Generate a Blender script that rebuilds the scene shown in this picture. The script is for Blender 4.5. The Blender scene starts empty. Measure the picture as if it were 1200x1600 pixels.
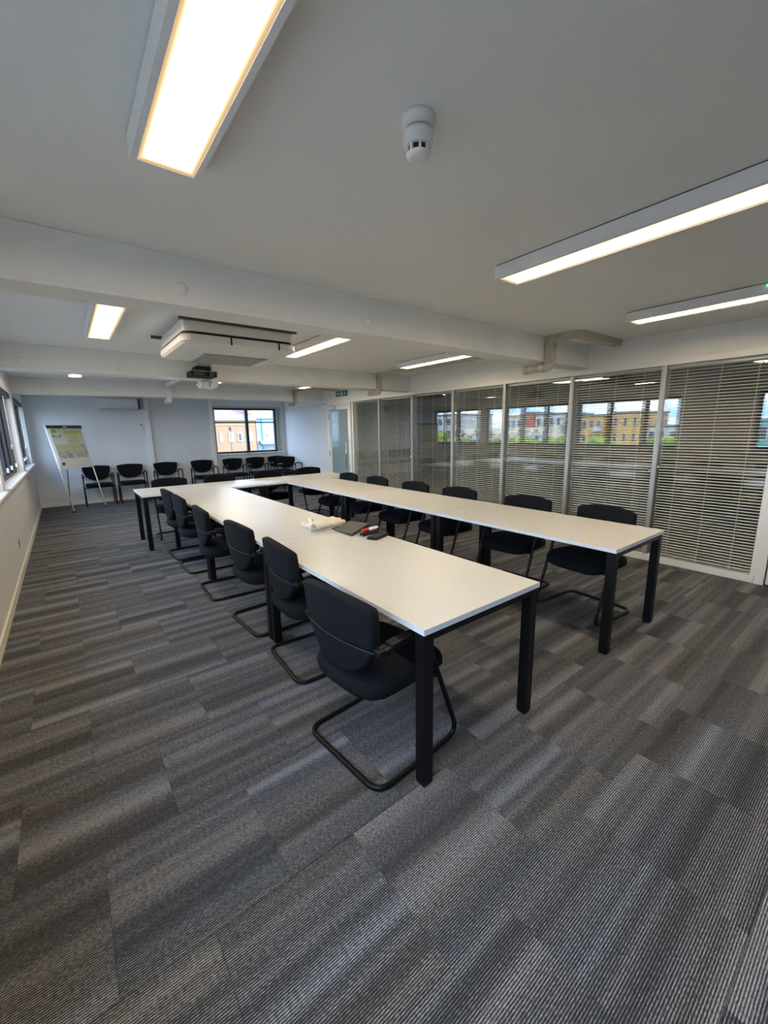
import bpy, bmesh, math, random
from mathutils import Vector, Matrix

random.seed(7)
S = bpy.context.scene
COL = S.collection
PI = math.pi

# ------------------------------------------------------------------ camera
pitch, yaw, roll, fpx, eye = .198, .6549, .0176, 640.34, 1.4932
cp, sp, cy_, sy_, cr, sr = math.cos(pitch), math.sin(pitch), math.cos(yaw), math.sin(yaw), math.cos(roll), math.sin(roll)
fwd = Vector((sy_*cp, cy_*cp, -sp))
r0 = Vector((cy_, -sy_, 0))
d0 = fwd.cross(r0)
right = cr*r0 + sr*d0
down = -sr*r0 + cr*d0
cam_d = bpy.data.cameras.new('camera')
cam = bpy.data.objects.new('camera', cam_d)
COL.objects.link(cam)
cam_d.sensor_fit = 'HORIZONTAL'
cam_d.sensor_width = 36
cam_d.lens = fpx/1200*36
cam_d.clip_start = .02
cam_d.clip_end = 800
cam.matrix_world = Matrix(((right.x, -down.x, -fwd.x, 0), (right.y, -down.y, -fwd.y, 0), (right.z, -down.z, -fwd.z, eye), (0, 0, 0, 1)))
S.camera = cam

# ------------------------------------------------------------------ sky, sun, exposure
SKY_STRENGTH = 4.0
SUN_STRENGTH = 3.2
LAMP = 30.0
w = bpy.data.worlds.new('world')
S.world = w
w.use_nodes = True
nt = w.node_tree
nt.nodes.clear()
def N(nt, t, **k):
    n = nt.nodes.new(t)
    for a, v in k.items():
        setattr(n, a, v)
    return n
out = N(nt, 'ShaderNodeOutputWorld')
bg = N(nt, 'ShaderNodeBackground')
tc = N(nt, 'ShaderNodeTexCoord')
mp = N(nt, 'ShaderNodeMapping')
mp.inputs['Scale'].default_value = (3.0, 3.0, 11.0)
cl = N(nt, 'ShaderNodeTexNoise')
cl.inputs['Scale'].default_value = 1.6
cl.inputs['Detail'].default_value = 7
cl.inputs['Roughness'].default_value = .6
rp = N(nt, 'ShaderNodeValToRGB')
rp.color_ramp.elements[0].position = .44
rp.color_ramp.elements[0].color = (.30, .54, .95, 1)
rp.color_ramp.elements[1].position = .64
rp.color_ramp.elements[1].color = (.92, .96, 1.0, 1)
nt.links.new(tc.outputs['Generated'], mp.inputs['Vector'])
nt.links.new(mp.outputs['Vector'], cl.inputs['Vector'])
nt.links.new(cl.outputs['Fac'], rp.inputs['Fac'])
nt.links.new(rp.outputs['Color'], bg.inputs['Color'])
bg.inputs['Strength'].default_value = SKY_STRENGTH
nt.links.new(bg.outputs['Background'], out.inputs['Surface'])

sun_d = bpy.data.lights.new('sun', 'SUN')
sun_d.energy = SUN_STRENGTH
sun_d.angle = .01
sun_d.color = (1, .93, .82)
sun = bpy.data.objects.new('sun', sun_d)
COL.objects.link(sun)
sun.rotation_euler = Vector((-.62, .45, -.62)).to_track_quat('-Z', 'Y').to_euler()

def portal(x, y, z, sx, sz, ydir):
    d = bpy.data.lights.new('window_portal', 'AREA')
    d.shape = 'RECTANGLE'
    d.size, d.size_y = sx, sz
    d.cycles.is_portal = True
    o = bpy.data.objects.new('window_portal', d)
    COL.objects.link(o)
    o.location = (x, y, z)
    o.rotation_euler = Vector(ydir).to_track_quat('-Z', 'Z').to_euler()

S.view_settings.view_transform = 'Standard'
S.view_settings.look = 'None'
S.view_settings.exposure = 1.3
S.view_settings.gamma = 1
S.view_settings.use_curve_mapping = False
S.cycles.use_denoising = True
S.cycles.max_bounces = 10
S.cycles.diffuse_bounces = 6
S.cycles.transparent_max_bounces = 24
S.cycles.sample_clamp_indirect = 6
S.cycles.caustics_reflective = False
S.cycles.caustics_refractive = False

# ------------------------------------------------------------------ materials
def mat(name, color, rough=.6, metal=0, var=0, scale=8, spec=None, bump=0, bscale=200, sheen=0):
    m = bpy.data.materials.new(name)
    m.use_nodes = True
    t = m.node_tree
    b = t.nodes['Principled BSDF']
    b.inputs['Base Color'].default_value = (*color, 1)
    b.inputs['Roughness'].default_value = rough
    b.inputs['Metallic'].default_value = metal
    if spec is not None:
        b.inputs['Specular IOR Level'].default_value = spec
    if sheen:
        b.inputs['Sheen Weight'].default_value = sheen
        b.inputs['Sheen Roughness'].default_value = .5
    g = N(t, 'ShaderNodeNewGeometry')
    if var:
        n = N(t, 'ShaderNodeTexNoise')
        n.inputs['Scale'].default_value = scale
        n.inputs['Detail'].default_value = 4
        t.links.new(g.outputs['Position'], n.inputs['Vector'])
        r = N(t, 'ShaderNodeValToRGB')
        r.color_ramp.elements[0].position = .3
        r.color_ramp.elements[1].position = .7
        r.color_ramp.elements[0].color = (*[c*(1-var) for c in color], 1)
        r.color_ramp.elements[1].color = (*[min(1, c*(1+var)) for c in color], 1)
        t.links.new(n.outputs['Fac'], r.inputs['Fac'])
        t.links.new(r.outputs['Color'], b.inputs['Base Color'])
    if bump:
        n2 = N(t, 'ShaderNodeTexNoise')
        n2.inputs['Scale'].default_value = bscale
        n2.inputs['Detail'].default_value = 3
        t.links.new(g.outputs['Position'], n2.inputs['Vector'])
        bp = N(t, 'ShaderNodeBump')
        bp.inputs['Strength'].default_value = bump
        bp.inputs['Distance'].default_value = .002
        t.links.new(n2.outputs['Fac'], bp.inputs['Height'])
        t.links.new(bp.outputs['Normal'], b.inputs['Normal'])
    return m

def glass(name, tint=(.97, .985, .98), base=.045, rough=0.0, milk=0.0, milkcol=(.6, .7, .7)):
    m = bpy.data.materials.new(name)
    m.use_nodes = True
    t = m.node_tree
    t.nodes.clear()
    o = N(t, 'ShaderNodeOutputMaterial')
    tr = N(t, 'ShaderNodeBsdfTransparent')
    tr.inputs['Color'].default_value = (*tint, 1)
    gl = N(t, 'ShaderNodeBsdfGlossy')
    gl.inputs['Roughness'].default_value = rough
    lw = N(t, 'ShaderNodeLayerWeight')
    lw.inputs['Blend'].default_value = .5
    pw = N(t, 'ShaderNodeMath', operation='POWER')
    pw.inputs[1].default_value = 5
    ma = N(t, 'ShaderNodeMath', operation='MULTIPLY_ADD')
    ma.inputs[1].default_value = 1-base
    ma.inputs[2].default_value = base
    mx = N(t, 'ShaderNodeMixShader')
    t.links.new(lw.outputs['Facing'], pw.inputs[0])
    t.links.new(pw.outputs[0], ma.inputs[0])
    t.links.new(ma.outputs[0], mx.inputs[0])
    if milk:
        di = N(t, 'ShaderNodeBsdfTranslucent')
        di.inputs['Color'].default_value = (*milkcol, 1)
        d2 = N(t, 'ShaderNodeBsdfDiffuse')
        d2.inputs['Color'].default_value = (*milkcol, 1)
        m3 = N(t, 'ShaderNodeMixShader')
        m3.inputs[0].default_value = .35
        t.links.new(d2.outputs[0], m3.inputs[1])
        t.links.new(di.outputs[0], m3.inputs[2])
        m2 = N(t, 'ShaderNodeMixShader')
        m2.inputs[0].default_value = milk
        t.links.new(tr.outputs[0], m2.inputs[1])
        t.links.new(m3.outputs[0], m2.inputs[2])
        t.links.new(m2.outputs[0], mx.inputs[1])
    else:
        t.links.new(tr.outputs[0], mx.inputs[1])
    t.links.new(gl.outputs[0], mx.inputs[2])
    t.links.new(mx.outputs[0], o.inputs['Surface'])
    return m

def carpet_mat():
    m = bpy.data.materials.new('ribbed_carpet')
    m.use_nodes = True
    t = m.node_tree
    L = t.links.new
    b = t.nodes['Principled BSDF']
    b.inputs['Roughness'].default_value = .95
    b.inputs['Specular IOR Level'].default_value = .15
    g = N(t, 'ShaderNodeNewGeometry')
    oi = N(t, 'ShaderNodeObjectInfo')
    sx = N(t, 'ShaderNodeSeparateXYZ')
    L(g.outputs['Position'], sx.inputs[0])
    def M(op, a=None, b_=None, c=None, clamp=False):
        n = N(t, 'ShaderNodeMath', operation=op, use_clamp=clamp)
        for i, v in enumerate((a, b_, c)):
            if v is None: continue
            if isinstance(v, (int, float)): n.inputs[i].default_value = v
            else: L(v, n.inputs[i])
        return n.outputs[0]
    # ribs run along x, one every 8.2 mm
    ph = M('MULTIPLY', sx.outputs['Y'], 2*PI/.0070)
    rib = M('SINE', ph)
    # band: one dimensional noise across each tile, its own start per tile
    seed = M('MULTIPLY', oi.outputs['Random'], 137.0)
    yv = M('ADD', M('MULTIPLY', sx.outputs['Y'], 3.4), seed)
    bn = N(t, 'ShaderNodeTexNoise', noise_dimensions='1D')
    bn.inputs['Scale'].default_value = 2.1
    bn.inputs['Detail'].default_value = 2.5
    bn.inputs['Roughness'].default_value = .6
    L(yv, bn.inputs['W'])
    band = M('MULTIPLY', M('SUBTRACT', bn.outputs['Fac'], .5), 2.3)
    # flecks stretched along the rib
    cb = N(t, 'ShaderNodeCombineXYZ')
    L(M('MULTIPLY', sx.outputs['X'], 85.0), cb.inputs[0])
    L(M('MULTIPLY', sx.outputs['Y'], 240.0), cb.inputs[1])
    fn = N(t, 'ShaderNodeTexNoise')
    fn.inputs['Scale'].default_value = 1.0
    fn.inputs['Detail'].default_value = 2
    L(cb.outputs[0], fn.inputs['Vector'])
    fleck = M('MULTIPLY', M('SUBTRACT', fn.outputs['Fac'], .5), 2.6)
    # rib contrast is strongest in dark bands
    tot = M('ADD', M('ADD', M('MULTIPLY', rib, .85), fleck), M('ADD', band, -.22))
    fac = M('MULTIPLY_ADD', tot, .42, .40, clamp=True)
    rp = N(t, 'ShaderNodeValToRGB')
    e = rp.color_ramp.elements
    e[0].position, e[0].color = 0.05, (.030, .030, .0315, 1)
    e[1].position, e[1].color = 1.0, (.47, .47, .476, 1)
    k = e.new(.5); k.color = (.128, .128, .130, 1)
    L(fac, rp.inputs['Fac'])
    # yarn hue, blue here, brown there; blue skylight tint is put into the colour too
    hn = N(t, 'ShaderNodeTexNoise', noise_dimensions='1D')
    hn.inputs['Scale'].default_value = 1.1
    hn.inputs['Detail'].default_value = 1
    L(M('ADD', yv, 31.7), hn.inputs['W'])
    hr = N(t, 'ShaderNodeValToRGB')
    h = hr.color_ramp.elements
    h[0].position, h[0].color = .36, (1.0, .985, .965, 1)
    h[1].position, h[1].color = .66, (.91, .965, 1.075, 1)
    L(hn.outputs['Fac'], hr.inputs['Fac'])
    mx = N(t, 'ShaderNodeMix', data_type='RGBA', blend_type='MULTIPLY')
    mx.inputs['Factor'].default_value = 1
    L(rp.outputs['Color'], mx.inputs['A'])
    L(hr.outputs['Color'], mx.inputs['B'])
    L(mx.outputs['Result'], b.inputs['Base Color'])
    bp = N(t, 'ShaderNodeBump')
    bp.inputs['Strength'].default_value = .35
    bp.inputs['Distance'].default_value = .002
    L(rib, bp.inputs['Height'])
    L(bp.outputs['Normal'], b.inputs['Normal'])
    return m

def lens_mat():
    # lamp diffuser: tubes behind a prismatic sheet, brightest along the middle
    m = bpy.data.materials.new('lamp_diffuser')
    m.use_nodes = True
    t = m.node_tree
    t.nodes.clear()
    L = t.links.new
    o = N(t, 'ShaderNodeOutputMaterial')
    em = N(t, 'ShaderNodeEmission')
    tc = N(t, 'ShaderNodeTexCoord')
    sx = N(t, 'ShaderNodeSeparateXYZ')
    L(tc.outputs['Object'], sx.inputs[0])
    def M(op, a, b_=0.0, clamp=False):
        n = N(t, 'ShaderNodeMath', operation=op, use_clamp=clamp)
        for i, v in enumerate((a, b_)):
            if isinstance(v, (int, float)): n.inputs[i].default_value = v
            else: L(v, n.inputs[i])
        return n.outputs[0]
    ex = M('POWER', M('DIVIDE', M('ABSOLUTE', sx.outputs['X']), .082), 2.0)
    ey = M('POWER', M('DIVIDE', M('ABSOLUTE', sx.outputs['Y']), .60), 14.0)
    v = M('SUBTRACT', 1.0, M('MULTIPLY', M('MAXIMUM', ex, ey), 1.0), True)
    rp = N(t, 'ShaderNodeValToRGB')
    e = rp.color_ramp.elements
    e[0].position, e[0].color = 0, (.95, .64, .32, 1)
    e[1].position, e[1].color = 1, (1.0, .83, .59, 1)
    L(v, rp.inputs['Fac'])
    L(rp.outputs['Color'], em.inputs['Color'])
    L(M('ADD', M('MULTIPLY', M('POWER', v, 3.0), LAMP), .33), em.inputs['Strength'])
    L(em.outputs[0], o.inputs['Surface'])
    return m

def brick_mat(name, c1, c2, mortar, scale):
    m = bpy.data.materials.new(name)
    m.use_nodes = True
    t = m.node_tree
    b = t.nodes['Principled BSDF']
    b.inputs['Roughness'].default_value = .9
    tcn = N(t, 'ShaderNodeTexCoord')
    mpn = N(t, 'ShaderNodeMapping')
    mpn.inputs['Rotation'].default_value = (PI/2, 0, 0)
    br = N(t, 'ShaderNodeTexBrick')
    br.inputs['Color1'].default_value = (*c1, 1)
    br.inputs['Color2'].default_value = (*c2, 1)
    br.inputs['Mortar'].default_value = (*mortar, 1)
    br.inputs['Scale'].default_value = scale
    t.links.new(tcn.outputs['Object'], mpn.inputs['Vector'])
    t.links.new(mpn.outputs['Vector'], br.inputs['Vector'])
    t.links.new(br.outputs['Color'], b.inputs['Base Color'])
    return m

def emit(name, col, s):
    m = bpy.data.materials.new(name)
    m.use_nodes = True
    b = m.node_tree.nodes['Principled BSDF']
    b.inputs['Base Color'].default_value = (*col, 1)
    b.inputs['Emission Color'].default_value = (*col, 1)
    b.inputs['Emission Strength'].default_value = s
    return m

CEIL = mat('ceiling_paint', (.82, .82, .815), .85, var=.02, scale=2, bump=.25, bscale=160)
BEAM = mat('beam_paint', (.84, .84, .83), .75, var=.03, scale=3, bump=.2, bscale=120)
WALLG = mat('grey_wall_paint', (.71, .725, .745), .85, var=.02, scale=2, bump=.2, bscale=150)
WALLL = mat('taupe_wall_paint', (.56, .555, .55), .85, var=.02, scale=2, bump=.2, bscale=150)
WALLW = mat('white_wall_paint', (.83, .83, .82), .8, var=.02, scale=3)
TRIMW = mat('white_trim_gloss', (.80, .79, .76), .35)
SKIRT = mat('cream_skirting', (.74, .69, .60), .45)
FRAMED = mat('dark_window_aluminium', (.045, .047, .05), .45, .3)
POSTM = mat('grey_post_metal', (.50, .50, .47), .4, .5)
RAILM = mat('dark_channel_metal', (.07, .075, .08), .45, .6)
BLACKM = mat('black_powder_coat', (.003, .0033, .004), .45, spec=.3)
BLACKP = mat('black_plastic', (.005, .005, .0055), .5, spec=.3)
TOP = mat('white_laminate', (.55, .54, .505), .38, var=.03, scale=60, bump=.06, bscale=500)
EDGE = mat('white_edge_band', (.69, .72, .77), .45)
FABRIC = mat('black_chair_fabric', (.0034, .0043, .0068), .92, var=.2, scale=120, bump=.5, bscale=900, spec=.25)
SLAT = mat('cream_blind_slat', (.95, .94, .90), .5)
CORD = mat('blind_ladder_cord', (.72, .70, .65), .7)
PGLASS = glass('partition_glass', base=.08)
WGLASS = glass('window_glass', base=.035)
FROST = glass('frosted_door_glass', tint=(.75, .85, .84), base=.045, rough=.08, milk=.85, milkcol=(.44, .56, .56))
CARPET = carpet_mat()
LENS = lens_mat()
LAMPW = mat('lamp_housing_white', (.80, .79, .81), .5)
WHITEP = mat('white_plastic', (.80, .80, .80), .4)
ACW = mat('aircon_cream_plastic', (.74, .73, .69), .45)
GRILLE = mat('aircon_grille_grey', (.36, .365, .37), .6)
PIPEM = mat('old_beige_conduit', (.50, .46, .38), .5, var=.1, scale=20)
CHROME = mat('brushed_chrome', (.6, .6, .6), .25, 1)
PAPER = mat('flipchart_paper', (.80, .77, .70), .8, var=.03, scale=12)
GREENP = mat('lime_green_print', (.34, .50, .05), .7)
PALEG = mat('pale_green_print', (.62, .66, .34), .8, var=.12, scale=30)
GREYP = mat('grey_landscape_print', (.50, .52, .45), .8, var=.28, scale=16)
CLOTH = mat('cream_canvas', (.74, .68, .56), .9, var=.12, scale=14, bump=.5, bscale=400)
PIPING = mat('grey_piping', (.07, .07, .075), .6)
CASE = mat('charcoal_case', (.045, .044, .036), .55, var=.1, scale=60)
RED = mat('red_plastic', (.55, .015, .02), .35)
SIGNG = mat('exit_green', (.012, .13, .085), .4)
SIGNW = mat('exit_white', (.85, .88, .85), .5)
DARK = mat('dark_void', (.006, .006, .007), .7)
LED = emit('green_led', (.05, .9, .2), 2.5)
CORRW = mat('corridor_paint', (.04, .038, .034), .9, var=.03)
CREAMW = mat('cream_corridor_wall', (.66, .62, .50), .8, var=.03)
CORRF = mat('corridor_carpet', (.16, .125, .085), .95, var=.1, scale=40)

# ------------------------------------------------------------------ mesh helpers
def obj(name, bm, m, parent=None, smooth=False, bevel=0, kind=None):
    me = bpy.data.meshes.new(name)
    bm.normal_update()
    bm.to_mesh(me)
    bm.free()
    for x in (m if isinstance(m, (list, tuple)) else [m]):
        me.materials.append(x)
    if smooth:
        for p in me.polygons: p.use_smooth = True
    o = bpy.data.objects.new(name, me)
    COL.objects.link(o)
    if parent: o.parent = parent
    if bevel:
        md = o.modifiers.new('bevel', 'BEVEL')
        md.width = bevel
        md.segments = 2
        md.limit_method = 'ANGLE'
    if kind: o['kind'] = kind
    return o

def tag(o, label, cat, group=None):
    o['label'] = label
    o['category'] = cat
    if group: o['group'] = group
    return o

def thing(name, label, cat, loc=(0, 0, 0), rz=0, group=None):
    o = bpy.data.objects.new(name, None)
    COL.objects.link(o)
    o.location = loc
    o.rotation_euler = (0, 0, rz)
    o.empty_display_size = .1
    return tag(o, label, cat, group)

def dup(root, loc, rz, label):
    r = root.copy(); COL.objects.link(r)
    r.location = loc
    r.rotation_euler = (0, 0, rz)
    r['label'] = label
    for ch in list(root.children):
        c = ch.copy(); COL.objects.link(c); c.parent = r
        for g in ch.children:
            d = g.copy(); COL.objects.link(d); d.parent = c
    return r

def box(bm, x0, x1, y0, y1, z0, z1, mi=0):
    v = [bm.verts.new(p) for p in ((x0, y0, z0), (x1, y0, z0), (x1, y1, z0), (x0, y1, z0), (x0, y0, z1), (x1, y0, z1), (x1, y1, z1), (x0, y1, z1))]
    for q in ((3, 2, 1, 0), (4, 5, 6, 7), (0, 1, 5, 4), (1, 2, 6, 5), (2, 3, 7, 6), (3, 0, 4, 7)):
        f = bm.faces.new([v[i] for i in q]); f.material_index = mi
    return v

def boxbm(*a):
    bm = bmesh.new(); box(bm, *a); return bm

def boxes(*l):
    bm = bmesh.new()
    for a in l: box(bm, *a)
    return bm

def fillet(pts, r, n=6):
    P = [Vector(p) for p in pts]
    o = [P[0]]
    for i in range(1, len(P)-1):
        a, b, c = P[i-1], P[i], P[i+1]
        u, v = (a-b), (c-b)
        rr = r[i] if isinstance(r, (list, tuple)) else r
        d = min(rr, u.length*.49, v.length*.49)
        if d < 1e-5: o.append(b); continue
        s, e = b+u.normalized()*d, b+v.normalized()*d
        for k in range(n+1):
            q = k/n
            o.append(s*(1-q)**2 + b*2*q*(1-q) + e*q*q)
    o.append(P[-1])
    return o

def tube(bm, pts, r, seg=8, cap=True):
    P = [Vector(p) for p in pts]
    tang = []
    for i in range(len(P)):
        t = (P[min(i+1, len(P)-1)] - P[max(i-1, 0)]).normalized()
        tang.append(t)
    n = tang[0].orthogonal().normalized()
    rings = []
    for i, p in enumerate(P):
        n = (n - tang[i]*n.dot(tang[i])).normalized()
        b = tang[i].cross(n)
        rr = r[i] if isinstance(r, (list, tuple)) else r
        rings.append([bm.verts.new(p + (n*math.cos(2*PI*k/seg) + b*math.sin(2*PI*k/seg))*rr) for k in range(seg)])
    for a, b in zip(rings, rings[1:]):
        for k in range(seg):
            bm.faces.new((a[k], a[(k+1) % seg], b[(k+1) % seg], b[k]))
    if cap:
        bm.faces.new(list(reversed(rings[0]))); bm.faces.new(rings[-1])
    return bm

def lathe(prof, seg=24, axis='Z', c=(0, 0, 0)):
    bm = bmesh.new()
    rings = []
    for r, z in prof:
        rings.append([bm.verts.new((c[0]+r*math.cos(2*PI*k/seg), c[1]+r*math.sin(2*PI*k/seg), c[2]+z)) for k in range(seg)])
    for a, b in zip(rings, rings[1:]):
        for k in range(seg):
            bm.faces.new((a[k], a[(k+1) % seg], b[(k+1) % seg], b[k]))
    bm.faces.new(list(reversed(rings[0]))); bm.faces.new(rings[-1])
    bmesh.ops.recalc_face_normals(bm, faces=bm.faces)
    return bm

def pillow(outline, thick, place, round_=.35, steps=4):
    """outline: 2-D loop (a,b); place(a,b,d) -> 3-D point, d across the thickness. Rounded rim, flat-ish faces."""
    bm = bmesh.new()
    ca = sum(p[0] for p in outline)/len(outline); cb = sum(p[1] for p in outline)/len(outline)
    rim = thick*round_
    ext = max(math.hypot(p[0]-ca, p[1]-cb) for p in outline)
    lay = [(.001, -.5), (.4, -.5), (.75, -.495)]
    for k in range(steps+1):
        an = PI/2*k/steps
        lay.append((1-rim/ext*(1-math.sin(an))*1.0, -.5+round_*(1-math.cos(an))))
    for k in range(steps+1):
        an = PI/2*(1-k/steps)
        lay.append((1-rim/ext*(1-math.sin(an)), .5-round_*(1-math.cos(an))))
    lay += [(.75, .495), (.4, .5), (.001, .5)]
    rings = []
    for s, d in lay:
        rings.append([bm.verts.new(place(ca+(a-ca)*s, cb+(b-cb)*s, d*thick)) for a, b in outline])
    n = len(outline)
    for r1, r2 in zip(rings, rings[1:]):
        for k in range(n):
            bm.faces.new((r1[k], r1[(k+1) % n], r2[(k+1) % n], r2[k]))
    bm.faces.new(list(reversed(rings[0]))); bm.faces.new(rings[-1])
    bmesh.ops.recalc_face_normals(bm, faces=bm.faces)
    return bm

def text_mesh(s, size, depth):
    cu = bpy.data.curves.new('lettering', 'FONT')
    cu.body = s; cu.size = size; cu.extrude = depth
    cu.align_x = 'CENTER'; cu.align_y = 'CENTER'
    o = bpy.data.objects.new('lettering_tmp', cu)
    COL.objects.link(o)
    dg = bpy.context.evaluated_depsgraph_get()
    me = bpy.data.meshes.new_from_object(o.evaluated_get(dg))
    bpy.data.objects.remove(o)
    bm = bmesh.new(); bm.from_mesh(me)
    bpy.data.meshes.remove(me)
    return bm

# ------------------------------------------------------------------ room dimensions
XW, XP, YB, YF = -.54, 5.025, 11.1, -3.3
ZC, ZB, ZP = 2.414, 2.164, 2.137
ZD = 2.094
SILL, HEAD = .95, 2.13
BEAMS = [(2.53, 2.75), (5.72, 5.98), (8.88, 9.15)]

# floor and carpet tiles (50 cm tiles laid in brick bond, ribs along x)
floor = obj('floor', boxbm(XW-.25, XP+.2, YF-.2, YB+.25, -.2, -.008), CORRW, kind='structure')
tile_me = None
for r in range(-5, 23):
    y0 = .1 + .5*r
    y1 = y0 + .5
    if y0 > YB or y1 < -.9: continue
    y0c, y1c = max(y0, -2), min(y1, YB)
    off = .42 if r % 2 == 0 else .17
    k = -3
    while True:
        x0 = off - .5 + .5*k
        x1 = x0 + .5
        k += 1
        if x1 <= XW+.005: continue
        if x0 >= XP-.005: break
        a, b = max(x0, XW), min(x1, XP)
        if b-a < .02: continue
        full = abs((b-a)-.5) < 1e-4 and abs((y1c-y0c)-.5) < 1e-4
        if full and tile_me:
            o = bpy.data.objects.new('carpet_tile', tile_me); COL.objects.link(o); o.parent = floor
        else:
            hx, hy = (b-a)/2-.0008, (y1c-y0c)/2-.0008
            bm = bmesh.new()
            box(bm, -hx, hx, -hy, hy, -.008, 0)
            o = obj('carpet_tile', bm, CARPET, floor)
            if full: tile_me = o.data
        o.location = ((a+b)/2, (y0c+y1c)/2, 0)

obj('ceiling', boxbm(XW-.25, 7.6, YF-.2, YB+.25, ZC, ZC+.2), CEIL, kind='structure')

# left wall: parapet, head band and the piers between the window bands
BANDS = [(-1.6, 2.05), (3.28, 5.58), (5.80, 8.53), (8.83, 10.86)]
obj('wall_left', boxbm(XW-.25, XW, YF, YB, -.01, SILL-.03), WALLL, kind='structure')
obj('wall_left_head', boxbm(XW-.25, XW, YF, YB, HEAD, ZC), WALLW, kind='structure')
ys = [YF] + [v for b in BANDS for v in b] + [YB]
for i in range(0, len(ys), 2):
    obj('wall_left_pier', boxbm(XW-.25, XW, ys[i], ys[i+1], SILL-.03, HEAD), WALLW if ys[i+1]-ys[i] < .9 else WALLG, kind='structure')
# back wall with its window opening
WX0, WX1, WZ0, WZ1 = 3.10, 4.90, .945, 2.15
obj('wall_back', boxes((XW-.25, WX0, YB, YB+.25, -.01, ZC), (WX1, XP+.2, YB, YB+.25, -.01, ZC), (WX0, WX1, YB, YB+.25, -.01, WZ0), (WX0, WX1, YB, YB+.25, WZ1, ZC)), WALLG, kind='structure')
obj('wall_front', boxbm(XW-.25, XP+.2, YF-.2, YF, -.01, ZC), WALLG, kind='structure')
# right wall: bulkhead over the glazing, the plain end by the back window, the part behind the camera
M_END = 7.655
DOOR0, DOOR1 = 7.655, 8.645
obj('wall_right_bulkhead', boxes((XP+.012, XP+.15, YF, -.3, ZP+.012, ZC), (XP+.012, XP+.15, -.3, .785, ZD+.001, ZC), (XP+.012, XP+.15, .785, DOOR0-.001, ZP+.012, ZC), (XP+.012, XP+.15, DOOR0-.001, YB, ZD+.001, ZC)), WALLW, kind='structure')
obj('wall_right_end', boxbm(XP, XP+.15, DOOR1, YB, -.01, ZD+.04), WALLG, kind='structure')
obj('wall_right_near', boxbm(XP, XP+.15, YF, -.35, -.01, ZP+.012), WALLW, kind='structure')
# corridor beyond the glass
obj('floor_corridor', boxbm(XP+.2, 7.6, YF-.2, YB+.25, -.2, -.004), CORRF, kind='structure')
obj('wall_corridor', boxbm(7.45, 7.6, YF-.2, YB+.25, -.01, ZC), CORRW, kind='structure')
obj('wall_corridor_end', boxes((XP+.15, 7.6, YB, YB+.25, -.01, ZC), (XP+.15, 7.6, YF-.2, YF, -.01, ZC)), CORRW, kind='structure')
obj('wall_corridor_return', boxes((5.75, 5.87, 7.55, 8.9, -.01, ZC)), CREAMW, kind='structure')

# skirtings
obj('baseboard_left', boxbm(XW, XW+.016, YF, YB, 0, .085), SKIRT, kind='structure', bevel=.004)
obj('baseboard_back', boxbm(XW+.016, XP, YB-.016, YB, 0, .085), TRIMW, kind='structure', bevel=.004)
obj('baseboard_right', boxbm(XP-.014, XP, DOOR1+.02, YB-.016, 0, .085), TRIMW, kind='structure', bevel=.004)

# beams
for bi, (b0, b1) in enumerate(BEAMS):
    bm = bmesh.new()
    box(bm, XW, XP+.012, b0+.012, b1-.012, ZB+.02, ZC)
    box(bm, XW, XP+.012, b0, b1, ZB, ZB+.022)
    beam = obj('ceiling_beam', bm, BEAM, kind='structure', bevel=.004)
    for x in ((.61, 1.84) if bi == 0 else (-.22, .63)):
        cap = lathe([(.034, 0), (.033, -.006), (.024, -.013), (.008, -.016)], 16)
        bmesh.ops.rotate(cap, verts=cap.verts, cent=(0, 0, 0), matrix=Matrix.Rotation(-PI/2, 3, 'X'))
        o = obj('bolt_cap', cap, BEAM, beam, smooth=True)
        o.location = (x, b0+.0115, 2.25)

# ------------------------------------------------------------------ left windows
def frame_bm(y0, y1, z0, z1, x0, x1, t):
    return boxes((x0, x1, y0, y0+t, z0, z1), (x0, x1, y1-t, y1, z0, z1), (x0, x1, y0+t, y1-t, z0, z0+t), (x0, x1, y0+t, y1-t, z1-t, z1))
MULLS = [[-.4, .85], [4.0, 4.78], [6.48, 7.23, 7.80], [9.72, 10.35]]
wn = 0
for (y0, y1), ms in zip(BANDS, MULLS):
    wn += 1
    fx0, fx1 = XW-.16, XW-.08
    W = obj('window_%d' % wn, frame_bm(y0, y1, SILL, HEAD, fx0, fx1, .05), FRAMED, kind='structure', bevel=.004)
    edges = [y0+.05] + ms + [y1-.05]
    for m_ in ms:
        obj('mullion', boxbm(fx0, fx1+.01, m_-.035, m_+.035, SILL+.05, HEAD-.05), FRAMED, W, bevel=.004)
    for i in range(len(edges)-1):
        a = edges[i] + (.035 if i else 0); b = edges[i+1] - (.035 if i < len(edges)-2 else 0)
        sash = obj('sash', frame_bm(a, b, SILL+.05, HEAD-.05, fx0+.02, fx1-.005, .035), FRAMED, W)
        obj('pane', boxbm(fx0+.035, fx0+.041, a+.03, b-.03, SILL+.08, HEAD-.08), WGLASS, sash)
        obj('latch', boxes((fx1-.004, fx1+.02, b-.03, b-.012, SILL+.08, SILL+.14)), WHITEP, sash, bevel=.003)
    obj('sill_board', boxbm(XW-.085, XW+.045, y0-.03, y1+.03, SILL-.032, SILL), TRIMW, W, bevel=.006)
    obj('reveal_lining', boxes((XW-.09, XW+.004, y0-.002, y0+.014, SILL, HEAD), (XW-.09, XW+.004, y1-.014, y1+.002, SILL, HEAD), (XW-.09, XW+.004, y0+.014, y1-.014, HEAD-.014, HEAD+.002)), TRIMW, W)
    obj('blind_headrail', boxbm(XW-.075, XW-.005, y0+.03, y1-.03, HEAD-.085, HEAD-.016), RAILM, W, bevel=.01)
    portal(XW-.8+.0, (y0+y1)/2, (SILL+HEAD)/2, y1-y0, HEAD-SILL, (1, 0, 0))
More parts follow.
